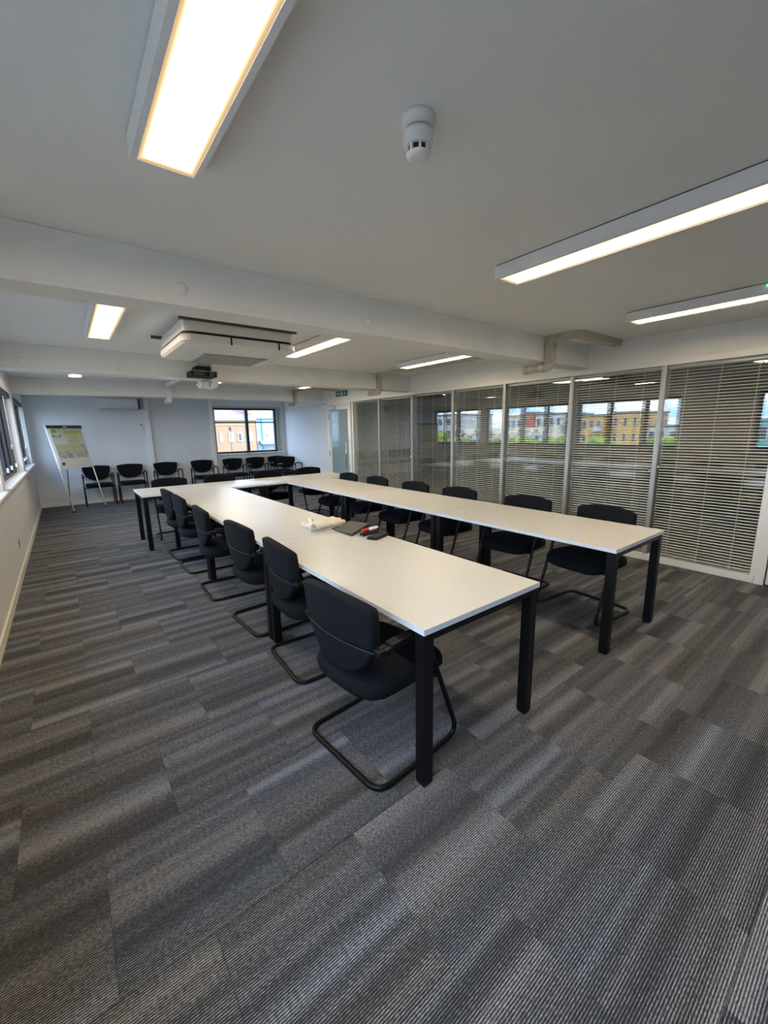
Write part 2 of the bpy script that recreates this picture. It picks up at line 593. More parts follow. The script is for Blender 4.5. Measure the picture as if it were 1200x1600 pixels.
for y, zl, lab in ((7.9, 1.36, 'white blind pull cord hanging at the nearer edge of the left windows in view'),
                   (9.1, 1.42, 'white blind pull cord hanging beside the far window pier on the left'),
                   (10.7, 1.30, 'white blind pull cord nearest the back left corner')):
    t = thing('blind_cord', lab, 'blind cord', (XW-.035, y, 0), group='pull cords of the window blinds')
    obj('cord', tube(bmesh.new(), [(0, 0, zl), (0, 0, HEAD-.014)], .006, 6), TRIMW, t)
    obj('weight', lathe([(.006, -.05), (.014, -.04), (.014, 0), (.005, .02)], 10, c=(0, 0, zl)), TRIMW, t, smooth=True)

# back window
W = obj('window_5', bmesh.new(), FRAMED, kind='structure')
W.data.materials.clear(); W.data.materials.append(FRAMED)
fy0, fy1 = YB+.10, YB+.17
def frameY(x0, x1, z0, z1, t, a, b):
    return boxes((x0, x0+t, a, b, z0, z1), (x1-t, x1, a, b, z0, z1), (x0+t, x1-t, a, b, z0, z0+t), (x0+t, x1-t, a, b, z1-t, z1))
fb = frameY(WX0+.02, WX1-.09, WZ0, WZ1-.03, .05, fy0, fy1)
me = W.data; fb.to_mesh(me); fb.free()
obj('mullion', boxbm(3.95, 4.03, fy0-.015, fy1, WZ0+.05, WZ1-.08), FRAMED, W, bevel=.004)
for a, b in ((WX0+.07, 3.95), (4.03, WX1-.14)):
    obj('transom', boxbm(a, b, fy0-.005, fy1, 1.735, 1.765), FRAMED, W)
    obj('pane', boxbm(a, b, fy0+.03, fy0+.036, WZ0+.05, 1.735), WGLASS, W)
    obj('pane', boxbm(a, b, fy0+.03, fy0+.036, 1.765, WZ1-.08), WGLASS, W)
obj('lining', boxes((WX0-.01, WX0+.02, YB-.012, YB+.25, WZ0-.01, WZ1+.01), (WX1-.09, WX1-.0, YB+.06, YB+.25, WZ0, WZ1), (WX1-.012, WX1+.02, YB-.012, YB+.25, WZ0-.01, WZ1+.01), (WX0, WX1, YB-.012, YB+.25, WZ1-.03, WZ1+.012)), POSTM, W)
obj('sill_board', boxbm(WX0-.04, WX1+.06, YB-.05, YB+.10, WZ0-.03, WZ0), TRIMW, W, bevel=.006)
obj('window_stay', boxes((3.965, 4.015, fy0-.05, fy0-.015, 1.32, 1.46)), BLACKP, W, bevel=.004)
portal((WX0+WX1)/2, YB+.3, (WZ0+WZ1)/2, WX1-WX0, WZ1-WZ0, (0, -1, 0))

# ------------------------------------------------------------------ glazed partition
obj('trim_1', boxes((XP-.012, XP+.13, .787, DOOR0-.002, ZP-.045, ZP+.012)), TRIMW, kind='structure', bevel=.003)
obj('trim_2', boxes((XP-.006, XP+.13, .79, DOOR0, 0, .072)), TRIMW, kind='structure', bevel=.003)
PM = [.80, 1.735] + [1.735+.985*k for k in range(1, 7)]
PM[-1] = M_END-.05
for i, y in enumerate(PM):
    w_ = .022
    obj('trim_%d' % (3+i), boxes((XP-.004, XP+.125, y-w_, y+w_, .072, ZP-.045), (XP-.008, XP-.003, y-.006, y+.006, .072, ZP-.045)), POSTM if 0 < i < 7 else TRIMW, kind='structure')
TILT = [17, 23, 19, 15, 4, 14, 6]
ORD = ['first', 'second', 'third', 'fourth', 'fifth', 'sixth', 'seventh']
for i in range(7):
    y0, y1 = PM[i]+.022, PM[i+1]-.022
    if i == 0: extra = 'glazed partition panel with a slatted blind nearest the white door edge at right'
    elif i == 6: extra = 'glazed partition panel beside the frosted door, cream wall behind its blind'
    else: extra = 'glazed partition panel with a slatted blind, %s along counting from the right edge' % ORD[i]
    yc = (y0+y1)/2
    t = thing('partition_panel', extra, 'glass panel', (XP, yc, 0), group='glazed panels of the partition')
    h = (y1-y0)/2
    obj('front_pane', boxbm(.012, .018, -h, h, .072, ZP-.046), PGLASS, t)
    obj('rear_pane', boxbm(.108, .114, -h, h, .072, ZP-.046), PGLASS, t)
    obj('headrail', boxbm(.045, .08, -h+.006, h-.006, ZP-.075, ZP-.047), POSTM, t)
    a = math.radians(TILT[i])
    c, s = math.cos(a), math.sin(a)
    def P(u, n): return (.063 + u*c - n*s, .0, u*s + n*c)     # room edge lowest
    bm = bmesh.new()
    prof = [(-.0125, 0), (-.006, .0016), (0, .0022), (.006, .0016), (.0125, 0), (.006, .0010), (0, .0016), (-.006, .0010)]
    L_, R_ = [], []
    for u, n in prof:
        p = P(u, n)
        L_.append(bm.verts.new((p[0], -h+.012, p[2]))); R_.append(bm.verts.new((p[0], h-.012, p[2])))
    n_ = len(prof)
    for k in range(n_): bm.faces.new((L_[k], R_[k], R_[(k+1) % n_], L_[(k+1) % n_]))
    bmesh.ops.recalc_face_normals(bm, faces=bm.faces)
    s0 = obj('blind_slat', bm, SLAT, t)
    z = .095
    s0.location = (0, 0, z)
    while z < ZP-.11:
        z += .0297
        d = s0.copy(); COL.objects.link(d); d.location = (0, 0, z)
    for yy in (-h*.62, 0, h*.62):
        obj('ladder_cord', boxbm(.0485, .0495, yy-.003, yy+.003, .08, ZP-.075), CORD, t)
    if i in (1, 2, 3, 4, 5, 6, 0):
        for zz in ((1.11, 1.0) if i % 2 == 1 else (1.05,)):
            k_ = lathe([(.011, 0), (.011, .012), (.007, .018)], 12)
            bmesh.ops.rotate(k_, verts=k_.verts, cent=(0, 0, 0), matrix=Matrix.Rotation(-PI/2, 3, 'Y'))
            o = obj('blind_knob', k_, WHITEP, t, smooth=True)
            o.location = (.012, -h+.02 if i % 2 == 1 else h-.02, zz)

# far door (white frame, frosted glass)
D = obj('door_1', boxes((XP-.02, XP+.1, DOOR0, DOOR0+.05, 0, ZD), (XP-.02, XP+.1, DOOR1-.05, DOOR1, 0, ZD), (XP-.02, XP+.1, DOOR0+.05, DOOR1-.05, ZD-.045, ZD)), TRIMW, kind='structure', bevel=.004)
a, b = DOOR0+.053, DOOR1-.053
obj('door_leaf', boxes((XP+.0, XP+.04, a, a+.09, .01, ZD-.048), (XP, XP+.04, b-.05, b, .01, ZD-.048), (XP, XP+.04, a+.09, b-.05, .01, .12), (XP, XP+.04, a+.09, b-.05, ZD-.14, ZD-.048)), TRIMW, D, bevel=.003)
obj('frosted_pane', boxbm(XP+.015, XP+.025, a+.09, b-.05, .12, ZD-.14), FROST, D)
hd = obj('pull_handle', tube(bmesh.new(), [(XP-.055, a+.10, .66), (XP-.055, a+.10, 1.31)], .012, 10), CHROME, D, smooth=True)
for z in (.70, 1.27):
    obj('handle_stud', tube(bmesh.new(), [(XP-.055, a+.10, z), (XP-.055, a+.045, z), (XP, a+.045, z)], .009, 8), CHROME, hd, smooth=True)
cl_ = obj('door_closer', boxbm(XP-.06, XP, b-.32, b-.02, ZD-.13, ZD-.06), POSTM, D, bevel=.006)
obj('closer_arm', boxes((XP-.05, XP-.03, b-.18, b+.22, ZD-.05, ZD-.035)), CHROME, cl_)
for z in (.9, 1.75):
    obj('hinge', boxbm(XP-.024, XP-.019, DOOR1-.06, DOOR1-.045, z, z+.12), RAILM, D)
# near door at the right edge of the view
D = obj('door_2', boxes((XP-.02, XP+.1, .715, .785, 0, ZD), (XP-.02, XP+.1, -.35, -.28, 0, ZD)), TRIMW, kind='structure', bevel=.004)
obj('door_leaf', boxbm(XP+.0, XP+.04, -.275, .705, .01, ZD-.05), WHITEP, D, bevel=.003)
obj('door_handle', boxes((XP-.05, XP-.035, .50, .64, 1.02, 1.04), (XP-.05, XP+.0, .62, .64, 1.02, 1.04)), CHROME, D, bevel=.004)

# exit sign on the bulkhead above the far door
t = thing('exit_sign', 'small green and white exit sign on the wall above the frosted door', 'sign', (XP+.012, 8.03, 2.297))
obj('plate', boxbm(-.008, 0, -.235, .235, -.058, .058), SIGNG, t, bevel=.002)
RT = Matrix(((0, 0, -1), (-1, 0, 0), (0, 1, 0)))     # text x -> -y, text y -> z, faces -x
bm = text_mesh('Exit', .10, .0008)
bmesh.ops.transform(bm, matrix=RT.to_4x4(), verts=bm.verts)
bmesh.ops.translate(bm, verts=bm.verts, vec=(-.0088, .125, 0))
obj('lettering', bm, SIGNW, t)
bm = bmesh.new()
def flat(bm, poly, x=-.0092):
    f = bm.faces.new([bm.verts.new((x, -p[0], p[1])) for p in poly])
    return f
flat(bm, [(-.02, -.045), (.055, -.045), (.055, .045), (-.02, .045)])
obj('pictogram_panel', bm, SIGNW, t)
bm = bmesh.new()
hd_ = [(.022+.009*math.cos(q*PI/4), .030+.009*math.sin(q*PI/4)) for q in range(8)]
flat(bm, hd_, -.0098)
flat(bm, [(.010, .018), (.026, .020), (.030, .000), (.018, -.006)], -.0098)
flat(bm, [(.018, -.006), (.030, 0), (.040, -.020), (.034, -.024)], -.0098)
flat(bm, [(.014, -.004), (.022, -.006), (.006, -.036), (-.004, -.036)], -.0098)
flat(bm, [(.026, .016), (.042, .004), (.038, -.001), (.026, .008)], -.0098)
flat(bm, [(.010, .018), (.014, .010), (-.002, .000), (-.008, .004)], -.0098)
obj('running_figure', bm, SIGNG, t)
bm = bmesh.new()
flat(bm, [(.128, .045), (.148, .045), (.148, -.005), (.128, -.005)])
flat(bm, [(.098, 0.0), (.138, -.048), (.178, 0.0), (.160, .008), (.138, -.018), (.116, .008)], -.0095)
obj('down_arrow', bm, SIGNW, t)

# ------------------------------------------------------------------ ceiling lights
def make_light(label, x, y):
    t = thing('ceiling_light', label, 'ceiling light', (x, y, 2.34), group='long surface mounted ceiling lights')
    h = bmesh.new()
    box(h, -.102, .102, -.625, .625, .012, .068)
    box(h, -.102, -.084, -.625, .625, 0, .012); box(h, .084, .102, -.625, .625, 0, .012)
    box(h, -.084, .084, -.625, -.605, 0, .012); box(h, -.084, .084, .605, .625, 0, .012)
    obj('housing', h, LAMPW, t)
    obj('diffuser', boxbm(-.083, .083, -.604, .604, .003, .0115), LENS, t)
    obj('shadow_gap', boxbm(-.097, .097, -.62, .62, .068, .074), RAILM, t)
    return t
L0 = make_light('long ceiling light nearest the camera, at top left of the view', .387, 1.034)
for x, y, lab in ((2.22, 1.034, 'long ceiling light at the right, between the smoke detector and the glazed wall'),
                  (3.96, 1.034, 'slim looking ceiling light at the right, closest to the glazed wall near the camera'),
                  (.38, 4.066, 'ceiling light on the left, just behind the nearest beam'),
                  (2.23, 4.066, 'ceiling light just right of the ceiling cassette air conditioner'),
                  (3.975, 4.066, 'ceiling light behind the nearest beam, close to the glazed wall'),
                  (.27, 7.27, 'ceiling light at far left between the second and third beams'),
                  (2.25, 7.27, 'ceiling light behind the projector, between the second and third beams'),
                  (3.965, 7.27, 'ceiling light left of the exit sign between the second and third beams')):
    lt = dup(L0, (x, y, 2.34), 0, lab)
    if x == 3.96:
        obj('indicator_light', boxbm(-.108, -.101, -.262, -.252, .048, .056), LED, lt)

# smoke detector
t = thing('smoke_detector', 'round white smoke detector on the ceiling near the camera', 'smoke detector', (.978, 1.07, ZC))
obj('base', lathe([(.050, 0), (.051, -.010), (.049, -.024), (.042, -.032)], 32), WHITEP, t, smooth=True)
obj('neck', lathe([(.038, -.030), (.038, -.042)], 24), GRILLE, t, smooth=True)
obj('head', lathe([(.030, -.040), (.045, -.041), (.0465, -.050), (.046, -.070), (.040, -.078), (.036, -.080)], 32), WHITEP, t, smooth=True)
obj('sensor_chamber', lathe([(.030, -.079), (.030, -.098)], 24), DARK, t)
for k in range(8):
    an = 2*PI*k/8 + .2
    bm = boxbm(.029, .0375, -.0035, .0035, -.100, -.078)
    bmesh.ops.rotate(bm, verts=bm.verts, cent=(0, 0, 0), matrix=Matrix.Rotation(an, 3, 'Z'))
    obj('vent_rib', bm, WHITEP, t)
obj('cap', lathe([(.030, -.097), (.0375, -.098), (.035, -.104), (.024, -.109), (.006, -.110)], 32), WHITEP, t, smooth=True)

# ceiling cassette air conditioner
t = thing('ceiling_air_conditioner', 'large cream cassette air conditioner hung below the ceiling in the middle', 'air conditioner', (1.335, 4.12, 0))
def rrect(bm, hx, hy, r, z, n=5):
    o = []
    for cx, cy, a0 in ((hx-r, hy-r, 0), (-hx+r, hy-r, PI/2), (-hx+r, -hy+r, PI), (hx-r, -hy+r, 3*PI/2)):
        for k in range(n+1):
            an = a0+PI/2*k/n
            o.append(bm.verts.new((cx+r*math.cos(an), cy+r*math.sin(an), z)))
    return o
def rloft(l):
    bm = bmesh.new()
    rs = [rrect(bm, *a) for a in l]
    for a, b in zip(rs, rs[1:]):
        for k in range(len(a)): bm.faces.new((a[k], a[(k+1) % len(a)], b[(k+1) % len(a)], b[k]))
    bm.faces.new(rs[0]); bm.faces.new(rs[-1])
    bmesh.ops.recalc_face_normals(bm, faces=bm.faces)
    return bm
obj('body', rloft([(.475, .47, .07, 2.372), (.475, .47, .07, 2.288)]), ACW, t)
obj('shadow_gap', rloft([(.462, .457, .07, 2.289), (.462, .457, .07, 2.255)]), DARK, t)
obj('fascia', rloft([(.485, .48, .08, 2.265), (.492, .487, .09, 2.25), (.49, .485, .09, 2.215), (.47, .465, .09, 2.197), (.42, .415, .06, 2.190), (.40, .40, .05, 2.1885)]), ACW, t)
g = obj('intake_grille', boxes((-.235, .355, -.10, .40, 2.182, 2.189)), GRILLE, t)
for k in range(14):
    y = -.085+k*.036
    obj('grille_bar', boxbm(-.225, .345, y, y+.012, 2.178, 2.182), POSTM, g)
for x in (-.12, .30):
    obj('corner_tab', boxes((x, x+.012, -.494, -.486, 2.205, 2.262)), DARK, t)
obj('sensor_dot', lathe([(.012, 0), (.012, -.004), (.004, -.006)], 12, c=(-.29, .10, 2.19)), GRILLE, t)
for y in (-.50, .37):
    obj('mounting_rail', boxbm(-.50 if y < 0 else -.56, .48, y, y+.035, 2.362, 2.386), RAILM, t)

# wall split unit + trunking
t = thing('wall_air_conditioner', 'slim white split air conditioner high on the back wall', 'air conditioner', (1.075, YB, 0))
bm = bmesh.new()
prof = [(0, 2.03), (-.10, 2.028), (-.18, 2.05), (-.205, 2.09), (-.205, 2.235), (-.19, 2.26), (0, 2.265)]
A = [bm.verts.new((-.37, y, z)) for y, z in prof]; B = [bm.verts.new((.37, y, z)) for y, z in prof]
for k in range(len(prof)): bm.faces.new((A[k], A[(k+1) % 7], B[(k+1) % 7], B[k]))
bm.faces.new(A); bm.faces.new(B)
bmesh.ops.recalc_face_normals(bm, faces=bm.faces)
obj('casing', bm, WHITEP, t)
obj('air_flap', boxbm(-.34, .34, -.19, -.10, 2.026, 2.034), ACW, t)
obj('end_cover', boxbm(.37, .42, -.20, 0, 2.05, 2.27), RAILM, t)
t = thing('wall_trunking', 'white pipe trunking dropping from the split air conditioner to the floor', 'trunking', (1.625, YB, 0))
obj('vertical_run', boxbm(-.05, .05, -.06, 0, .0, 2.30), WALLW, t, bevel=.006)
bm = bmesh.new()
tube(bm, fillet([(-.09, -.04, 2.03), (0, -.04, 2.03), (0, -.04, 1.80)], .085), .036, 10)
obj('elbow_cover', bm, WALLW, t, smooth=True)
t = thing('wall_post', 'white boxed pipe riser at the left side of the back window', 'trunking', (3.045, YB, 0))
obj('vertical_run', boxbm(-.045, .045, -.07, 0, 0, 2.30), WALLW, t, bevel=.006)
obj('cover_strip', boxbm(-.03, .03, -.075, -.07, .09, 2.29), WALLW, t)
for x in (.35, 1.86, 2.45):
    obj('trim_12', boxbm(x, x+.012, YB-.006, YB, .09, 2.164), WALLG, kind='structure')

# remote holder, sockets
t = thing('remote_control', 'white remote control in a holder on the back wall', 'remote control', (1.48, YB, 1.645))
obj('holder', boxbm(-.028, .028, -.02, 0, -.08, .0), WHITEP, t, bevel=.004)
obj('handset', boxbm(-.022, .022, -.028, -.008, -.055, .08), WHITEP, t, bevel=.006)
obj('display', boxbm(-.015, .015, -.03, -.028, .035, .065), RAILM, t)
def socket(label, loc, rz, wdt):
    t = thing('wall_socket', label, 'socket', loc, rz, group='white wall sockets')
    obj('faceplate', boxbm(-wdt/2, wdt/2, -.014, 0, -.045, .045), WHITEP, t, bevel=.003)
    n = 2 if wdt > .1 else 1
    for k in range(n):
        x = (-wdt/4+k*wdt/2) if n == 2 else 0
        for q in ((x-.004, x+.004, .008, .024), (x-.016, x-.006, -.02, -.014), (x+.006, x+.016, -.02, -.014)):
            obj('pin_slot', boxbm(q[0], q[1], -.0155, -.0138, q[2], q[3]), DARK, t)
        obj('switch', boxbm(x-.006, x+.006, -.018, -.014, .028, .04), WHITEP, t)
socket('white double socket low on the back wall behind the flip chart', (.24, YB, .37), 0, .15)
socket('white single socket low on the left wall, the nearer of two', (XW, 6.07, .30), -PI/2, .086)
socket('white single socket low on the left wall, the farther of two', (XW, 8.93, .36), -PI/2, .086)
t = thing('pipe_stub', 'small capped pipe stub under the left window sill', 'pipe', (XW, 8.6, .86))
obj('pipe', tube(bmesh.new(), [(0, 0, .03), (.03, 0, .02), (.035, 0, -.02)], .012, 8), PIPEM, t, smooth=True)
obj('cap', lathe([(.015, -.03), (.015, -.015)], 10, c=(.035, 0, -.01)), POSTM, t)

# ------------------------------------------------------------------ conduits that pass under the beams
def conduit(label, x, yf, m, runs, ztop=2.385, wd=.085, zb=2.105, run=.25):
    t = thing('pipe_conduit', label, 'conduit', (x, yf, 0))
    h = wd/2
    obj('vertical_run', boxbm(-h, h, -wd, -.001, zb+.03, ztop+.01), m, t, bevel=.008)
    obj('elbow', tube(bmesh.new(), fillet([(0, -h, zb+.10), (0, -h, zb), (0, .06, zb)], .06), h*1.08, 12), m, t, smooth=True)
    u = obj('under_beam_run', tube(bmesh.new(), [(0, .03, zb), (0, run, zb)], h, 12), m, t, smooth=True)
    obj('collar', tube(bmesh.new(), [(0, run-.05, zb), (0, run+.005, zb)], h*1.12, 12), m, u, smooth=True)
    obj('open_end', tube(bmesh.new(), [(0, run+.0, zb-.006), (0, run+.009, zb-.006)], h*.85, 12), DARK, u)
    for zz in (ztop-.075, zb+.07):
        obj('bracket', boxbm(-h-.008, h+.008, -wd-.006, 0, zz, zz+.022), m, t)
    obj('elbow_rim', tube(bmesh.new(), [(0, .015, zb), (0, .035, zb)], h*1.16, 12), m, u, smooth=True)
    for pts in runs:
        bm = bmesh.new()
        P = fillet(pts, .09)
        # rectangular duct swept under the ceiling
        prev = None
        for i, p in enumerate(P):
            d = (P[min(i+1, len(P)-1)]-P[max(i-1, 0)]); d.z = 0; d.normalize()
            n = Vector((-d.y, d.x, 0))
            ring = [bm.verts.new(p+n*h+Vector((0, 0, zz))) for zz in (-.035, .029)] + [bm.verts.new(p-n*h+Vector((0, 0, zz))) for zz in (.029, -.035)]
            if prev:
                for k in range(4): bm.faces.new((prev[k], prev[(k+1) % 4], ring[(k+1) % 4], ring[k]))
            else: bm.faces.new(ring)
            prev = ring
        bm.faces.new(prev)
        bmesh.ops.recalc_face_normals(bm, faces=bm.faces)
        obj('ceiling_run', bm, m, t)
conduit('beige pipe conduit on the nearest beam, against the glazed wall', 4.12, 2.53, PIPEM, [[(0, -.01, 2.385), (0, -.33, 2.385), (.86, -.33, 2.385)]])
conduit('beige pipe conduit elbow on the second beam near the glazed wall', 4.31, 5.72, PIPEM, [[(0, -.01, 2.385), (0, -2.6, 2.385)]], wd=.07)
conduit('beige pipe conduit elbow on the third beam at the back right corner', 4.30, 8.88, PIPEM, [[(0, -.01, 2.385), (0, -.75, 2.385), (.68, -.75, 2.385)]], wd=.07)
conduit('white pipe conduit on the second beam beside the projector', 1.66, 5.72, WALLW, [[(0, -.01, 2.385), (0, -.5, 2.385)]], wd=.08)
conduit('white pipe conduit on the third beam left of the projector', 1.71, 8.88, WALLW, [[(0, -.01, 2.385), (0, -1.4, 2.385)]], wd=.085)

# projector
t = thing('projector', 'small black projector on a bracket at the middle of the second beam', 'projector', (1.46, 5.52, 2.19))
obj('body', boxbm(-.15, .15, -.12, .12, -.032, .035), BLACKP, t, bevel=.012)
obj('silver_lid', boxbm(-.156, .156, -.127, .122, .030, .037), POSTM, t, bevel=.006)
obj('mount_hump', boxbm(-.09, .09, -.10, .10, .037, .095), BLACKP, t, bevel=.02)
obj('lens', tube(bmesh.new(), [(.08, -.121, 0), (.08, -.145, 0)], .026, 16), RAILM, t)
obj('front_vent', boxbm(-.12, .0, -.128, -.119, -.02, .02), RAILM, t)
obj('bracket_arm', boxes((-.02, .02, .06, .20, .06, .085), (.10, .13, -.02, .20, .06, .10), (-.03, .03, -.02, .02, .085, ZC-2.19)), POSTM, t)
t = thing('junction_box', 'clear white junction box under the second beam below the projector', 'junction box', (1.553, 5.83, 2.115))
obj('case', boxbm(-.055, .055, -.07, .07, -.05, .043), WHITEP, t, bevel=.012)
obj('lid', boxbm(-.045, .045, -.078, -.07, -.038, .03), ACW, t, bevel=.003)
obj('cable_gland', tube(bmesh.new(), [(-.055, 0, -.01), (-.085, 0, -.01)], .014, 10), WHITEP, t)

# ------------------------------------------------------------------ tables
def make_table(label, x0, y0, lx, ly, group='white conference tables in a horseshoe'):
    t = thing('conference_table', label, 'table', (x0+lx/2, y0+ly/2, 0), 0, group)
    hx, hy = lx/2-.003, ly/2-.003
    bm = bmesh.new()
    box(bm, -hx, hx, -hy, hy, .705, .73)
    for f in bm.faces:
        f.normal_update()
        if abs(f.normal.z) < .5: f.material_index = 1
    obj('tabletop', bm, [TOP, EDGE], t)
    L = .054
    a, b = hx-.006, hy-.006
    for sx in (-1, 1):
        for sy in (-1, 1):
            xa, xb = sorted((sx*a, sx*(a-L))); ya, yb = sorted((sy*b, sy*(b-L)))
            lg = obj('leg', boxbm(xa, xb, ya, yb, .008, .705), BLACKM, t, bevel=.004)
            obj('foot', boxbm(xa+.004, xb-.004, ya+.004, yb-.004, 0, .009), BLACKP, lg)
    for s in (-1, 1):
        if lx > ly:
            ya, yb = sorted((s*b, s*(b-.03)))
            obj('side_rail', boxbm(-a+L, a-L, ya, yb, .672, .705), BLACKM, t)
        else:
            obj('centre_beam', boxbm(s*.13-.02, s*.13+.02, -b+.03, b-.03, .675, .705), BLACKM, t)
        xa, xb = sorted((s*a, s*(a-.03)))
        if lx > ly:
            obj('end_rail', boxbm(xa, xb, -b+L, b-L, .672, .705), BLACKM, t)
        else:
            ya, yb = sorted((s*b, s*(b-.03)))
            obj('end_rail', boxbm(-a+L, a-L, ya, yb, .672, .705), BLACKM, t)
    return t
YL = [1.066, 2.678, 4.29, 5.902]
for i, lab in enumerate(('white topped table at the near end of the left row', 'white topped table in the middle of the left row, under cloth and markers', 'white topped table at the far end of the left row')):
    make_table(lab, 1.003, YL[i], .80, 1.612)
for i, lab in enumerate(('white topped table at the near end of the right row', 'white topped table in the middle of the right row', 'white topped table at the far end of the right row')):
    make_table(lab, 2.648, YL[i], .79, 1.612)
make_table('white topped cross table at the left end of the far row', .696, 5.904, 1.60, .81)
make_table('white topped cross table at the right end of the far row', 2.296, 5.904, 1.60, .81)

# ------------------------------------------------------------------ cantilever chairs
def halfw(z):
    pts = [(.475, .02), (.48, .065), (.495, .11), (.52, .15), (.56, .19), (.60, .215), (.64, .232), (.70, .243), (.78, .246), (.81, .243), (.818, .235)]
    if z <= pts[0][0]: return pts[0][1]
    for (z0, w0), (z1, w1) in zip(pts, pts[1:]):
        if z <= z1: return w0+(w1-w0)*(z-z0)/(z1-z0)
    return pts[-1][1]
def back_outline(z0, z1, top):
    R = []
    n = 9
    for k in range(n):
        z = z0+(z1-z0)*k/(n-1)
        R.append((halfw(z), z))
    o = list(R)
    wt = R[-1][0]
    if top:
        for k in range(1, 12):
            y = wt*(1-2*k/12); o.append((y, z1+.028*(1-(y/wt)**2)+.004))
    else:
        for k in range(1, 6):
            o.append((wt*(1-2*k/6), z1))
    o += [(-y, z) for y, z in reversed(R)]
    w0 = R[0][0]
    if w0 > .05:
        for k in range(1, 6): o.append((-w0*(1-2*k/6), z0))
    return o
def bx(y, z): return .012 + .0 - .09*(z-.62) - .55*(.06-y*y) + .03      # back surface, dished in plan
def place_back(y, z, d): return (bx(y, z)+d, y, z)
def seat_outline():
    o = []
    pr = [(.44, .10), (.475, .19), (.47, .235), (.40, .25), (.26, .25), (.14, .235), (.06, .19), (.03, .12), (.02, .05)]
    o = [(x, y) for x, y in pr]
    o += [(x, -y) for x, y in reversed(pr)]
    o += [(.492, -.06), (.495, 0), (.492, .06)]
    return o
so = []
_p = [(.495, 0), (.493, .08), (.488, .15), (.472, .205), (.44, .238), (.38, .25), (.28, .25), (.16, .247), (.07, .232), (.025, .195), (.0, .13), (-.008, .05)]
SEAT = _p + [(x, -y) for x, y in reversed(_p[1:])]
def place_seat(x, y, d):
    return (x, y, .442 + d - .035*((.3-x)/.3)**2*(1 if x < .3 else 0)*.6 - (.03*((x-.38)/.11)**2 if x > .38 else 0) - .10*y*y)

def cantilever(label, loc, rz):
    t = thing('cantilever_chair', label, 'chair', loc, rz, 'black cantilever chairs around the tables')
    obj('seat', pillow(SEAT, .085, place_seat, .42), FABRIC, t, smooth=True)
    bk = obj('backrest', pillow(back_outline(.632, .812, True), .052, place_back, .42), FABRIC, t, smooth=True)
    lo = obj('lower_back', pillow(back_outline(.478, .622, False), .046, place_back, .42), FABRIC, t, smooth=True)
    pts = []
    for k in range(17):
        y = -.231+.462*k/16
        pts.append((bx(y, .627)-.019, y, .627))
    obj('piping', tube(bmesh.new(), pts, .002, 6), PIPING, bk, smooth=True)
    fr = bmesh.new()
    half = [(.05, .262, .640), (.285, .262, .640), (.528, .264, .0135), (.0, .264, .0135)]
    P = fillet(half + [(x, -y, z) for x, y, z in reversed(half)], [0, .06, .09, .075, .075, .09, .06, 0], 8)
    tube(fr, P, .0125, 10)
    obj('tube_frame', fr, BLACKM, t, smooth=True)
    obj('seat_frame', boxes((.355, .39, -.262, .262, .385, .402), (.10, .355, -.20, -.16, .388, .402), (.10, .355, .16, .20, .388, .402)), BLACKM, t)
    obj('back_spine', boxes((.055, .075, -.05, .05, .45, .56), (.055, .14, -.05, .05, .385, .41)), BLACKP, t, bevel=.006)
    for s in (-1, 1):
        ya, yb = sorted((s*.238, s*.286))
        obj('armrest', boxbm(.075, .285, ya, yb, .648, .668), BLACKP, t, bevel=.008)
        ya, yb = sorted((s*.226, s*.270))
        obj('arm_bracket', boxes((.02, .085, ya, yb, .618, .648)), BLACKP, t, bevel=.006)
    return t

R = math.radians
C0 = cantilever('black cantilever chair nearest the camera, window side of the left tables', (.818, 1.43, 0), R(4.8))
for (x, y, a, lab) in (
    (.938, 2.32, -3, 'black cantilever chair, second from the camera on the window side of the left tables'),
    (.93, 3.04, 3, 'black cantilever chair, third from the camera on the window side of the left tables'),
    (.888, 3.945, -2, 'black cantilever chair, fourth from the camera on the window side of the left tables'),
    (.893, 4.86, 0, 'black cantilever chair, fifth from the camera on the window side of the left tables'),
    (.890, 5.47, 2, 'black cantilever chair, farthest of those on the window side of the left tables'),
    (3.515, 1.517, 174.5, 'black cantilever chair nearest the camera on the glazed wall side of the right tables'),
    (3.52, 2.26, 184, 'black cantilever chair, second from the camera beside the glazed wall'),
    (3.50, 3.12, 182, 'black cantilever chair, third from the camera beside the glazed wall'),
    (3.50, 3.86, 180, 'black cantilever chair, fourth from the camera beside the glazed wall'),
    (3.50, 4.67, 179, 'black cantilever chair, fifth from the camera beside the glazed wall'),
    (3.50, 5.42, 179, 'black cantilever chair, farthest of the row beside the glazed wall'),
    (1.19, 6.87, -90, 'black cantilever chair behind the far cross table, leftmost of four'),
    (1.925, 6.88, -92, 'black cantilever chair behind the far cross table, second from the left'),
    (2.74, 6.88, -92, 'black cantilever chair behind the far cross table, third from the left'),
    (3.525, 6.90, -92, 'black cantilever chair behind the far cross table, rightmost of four')):
    dup(C0, (x, y, 0), R(a), lab)

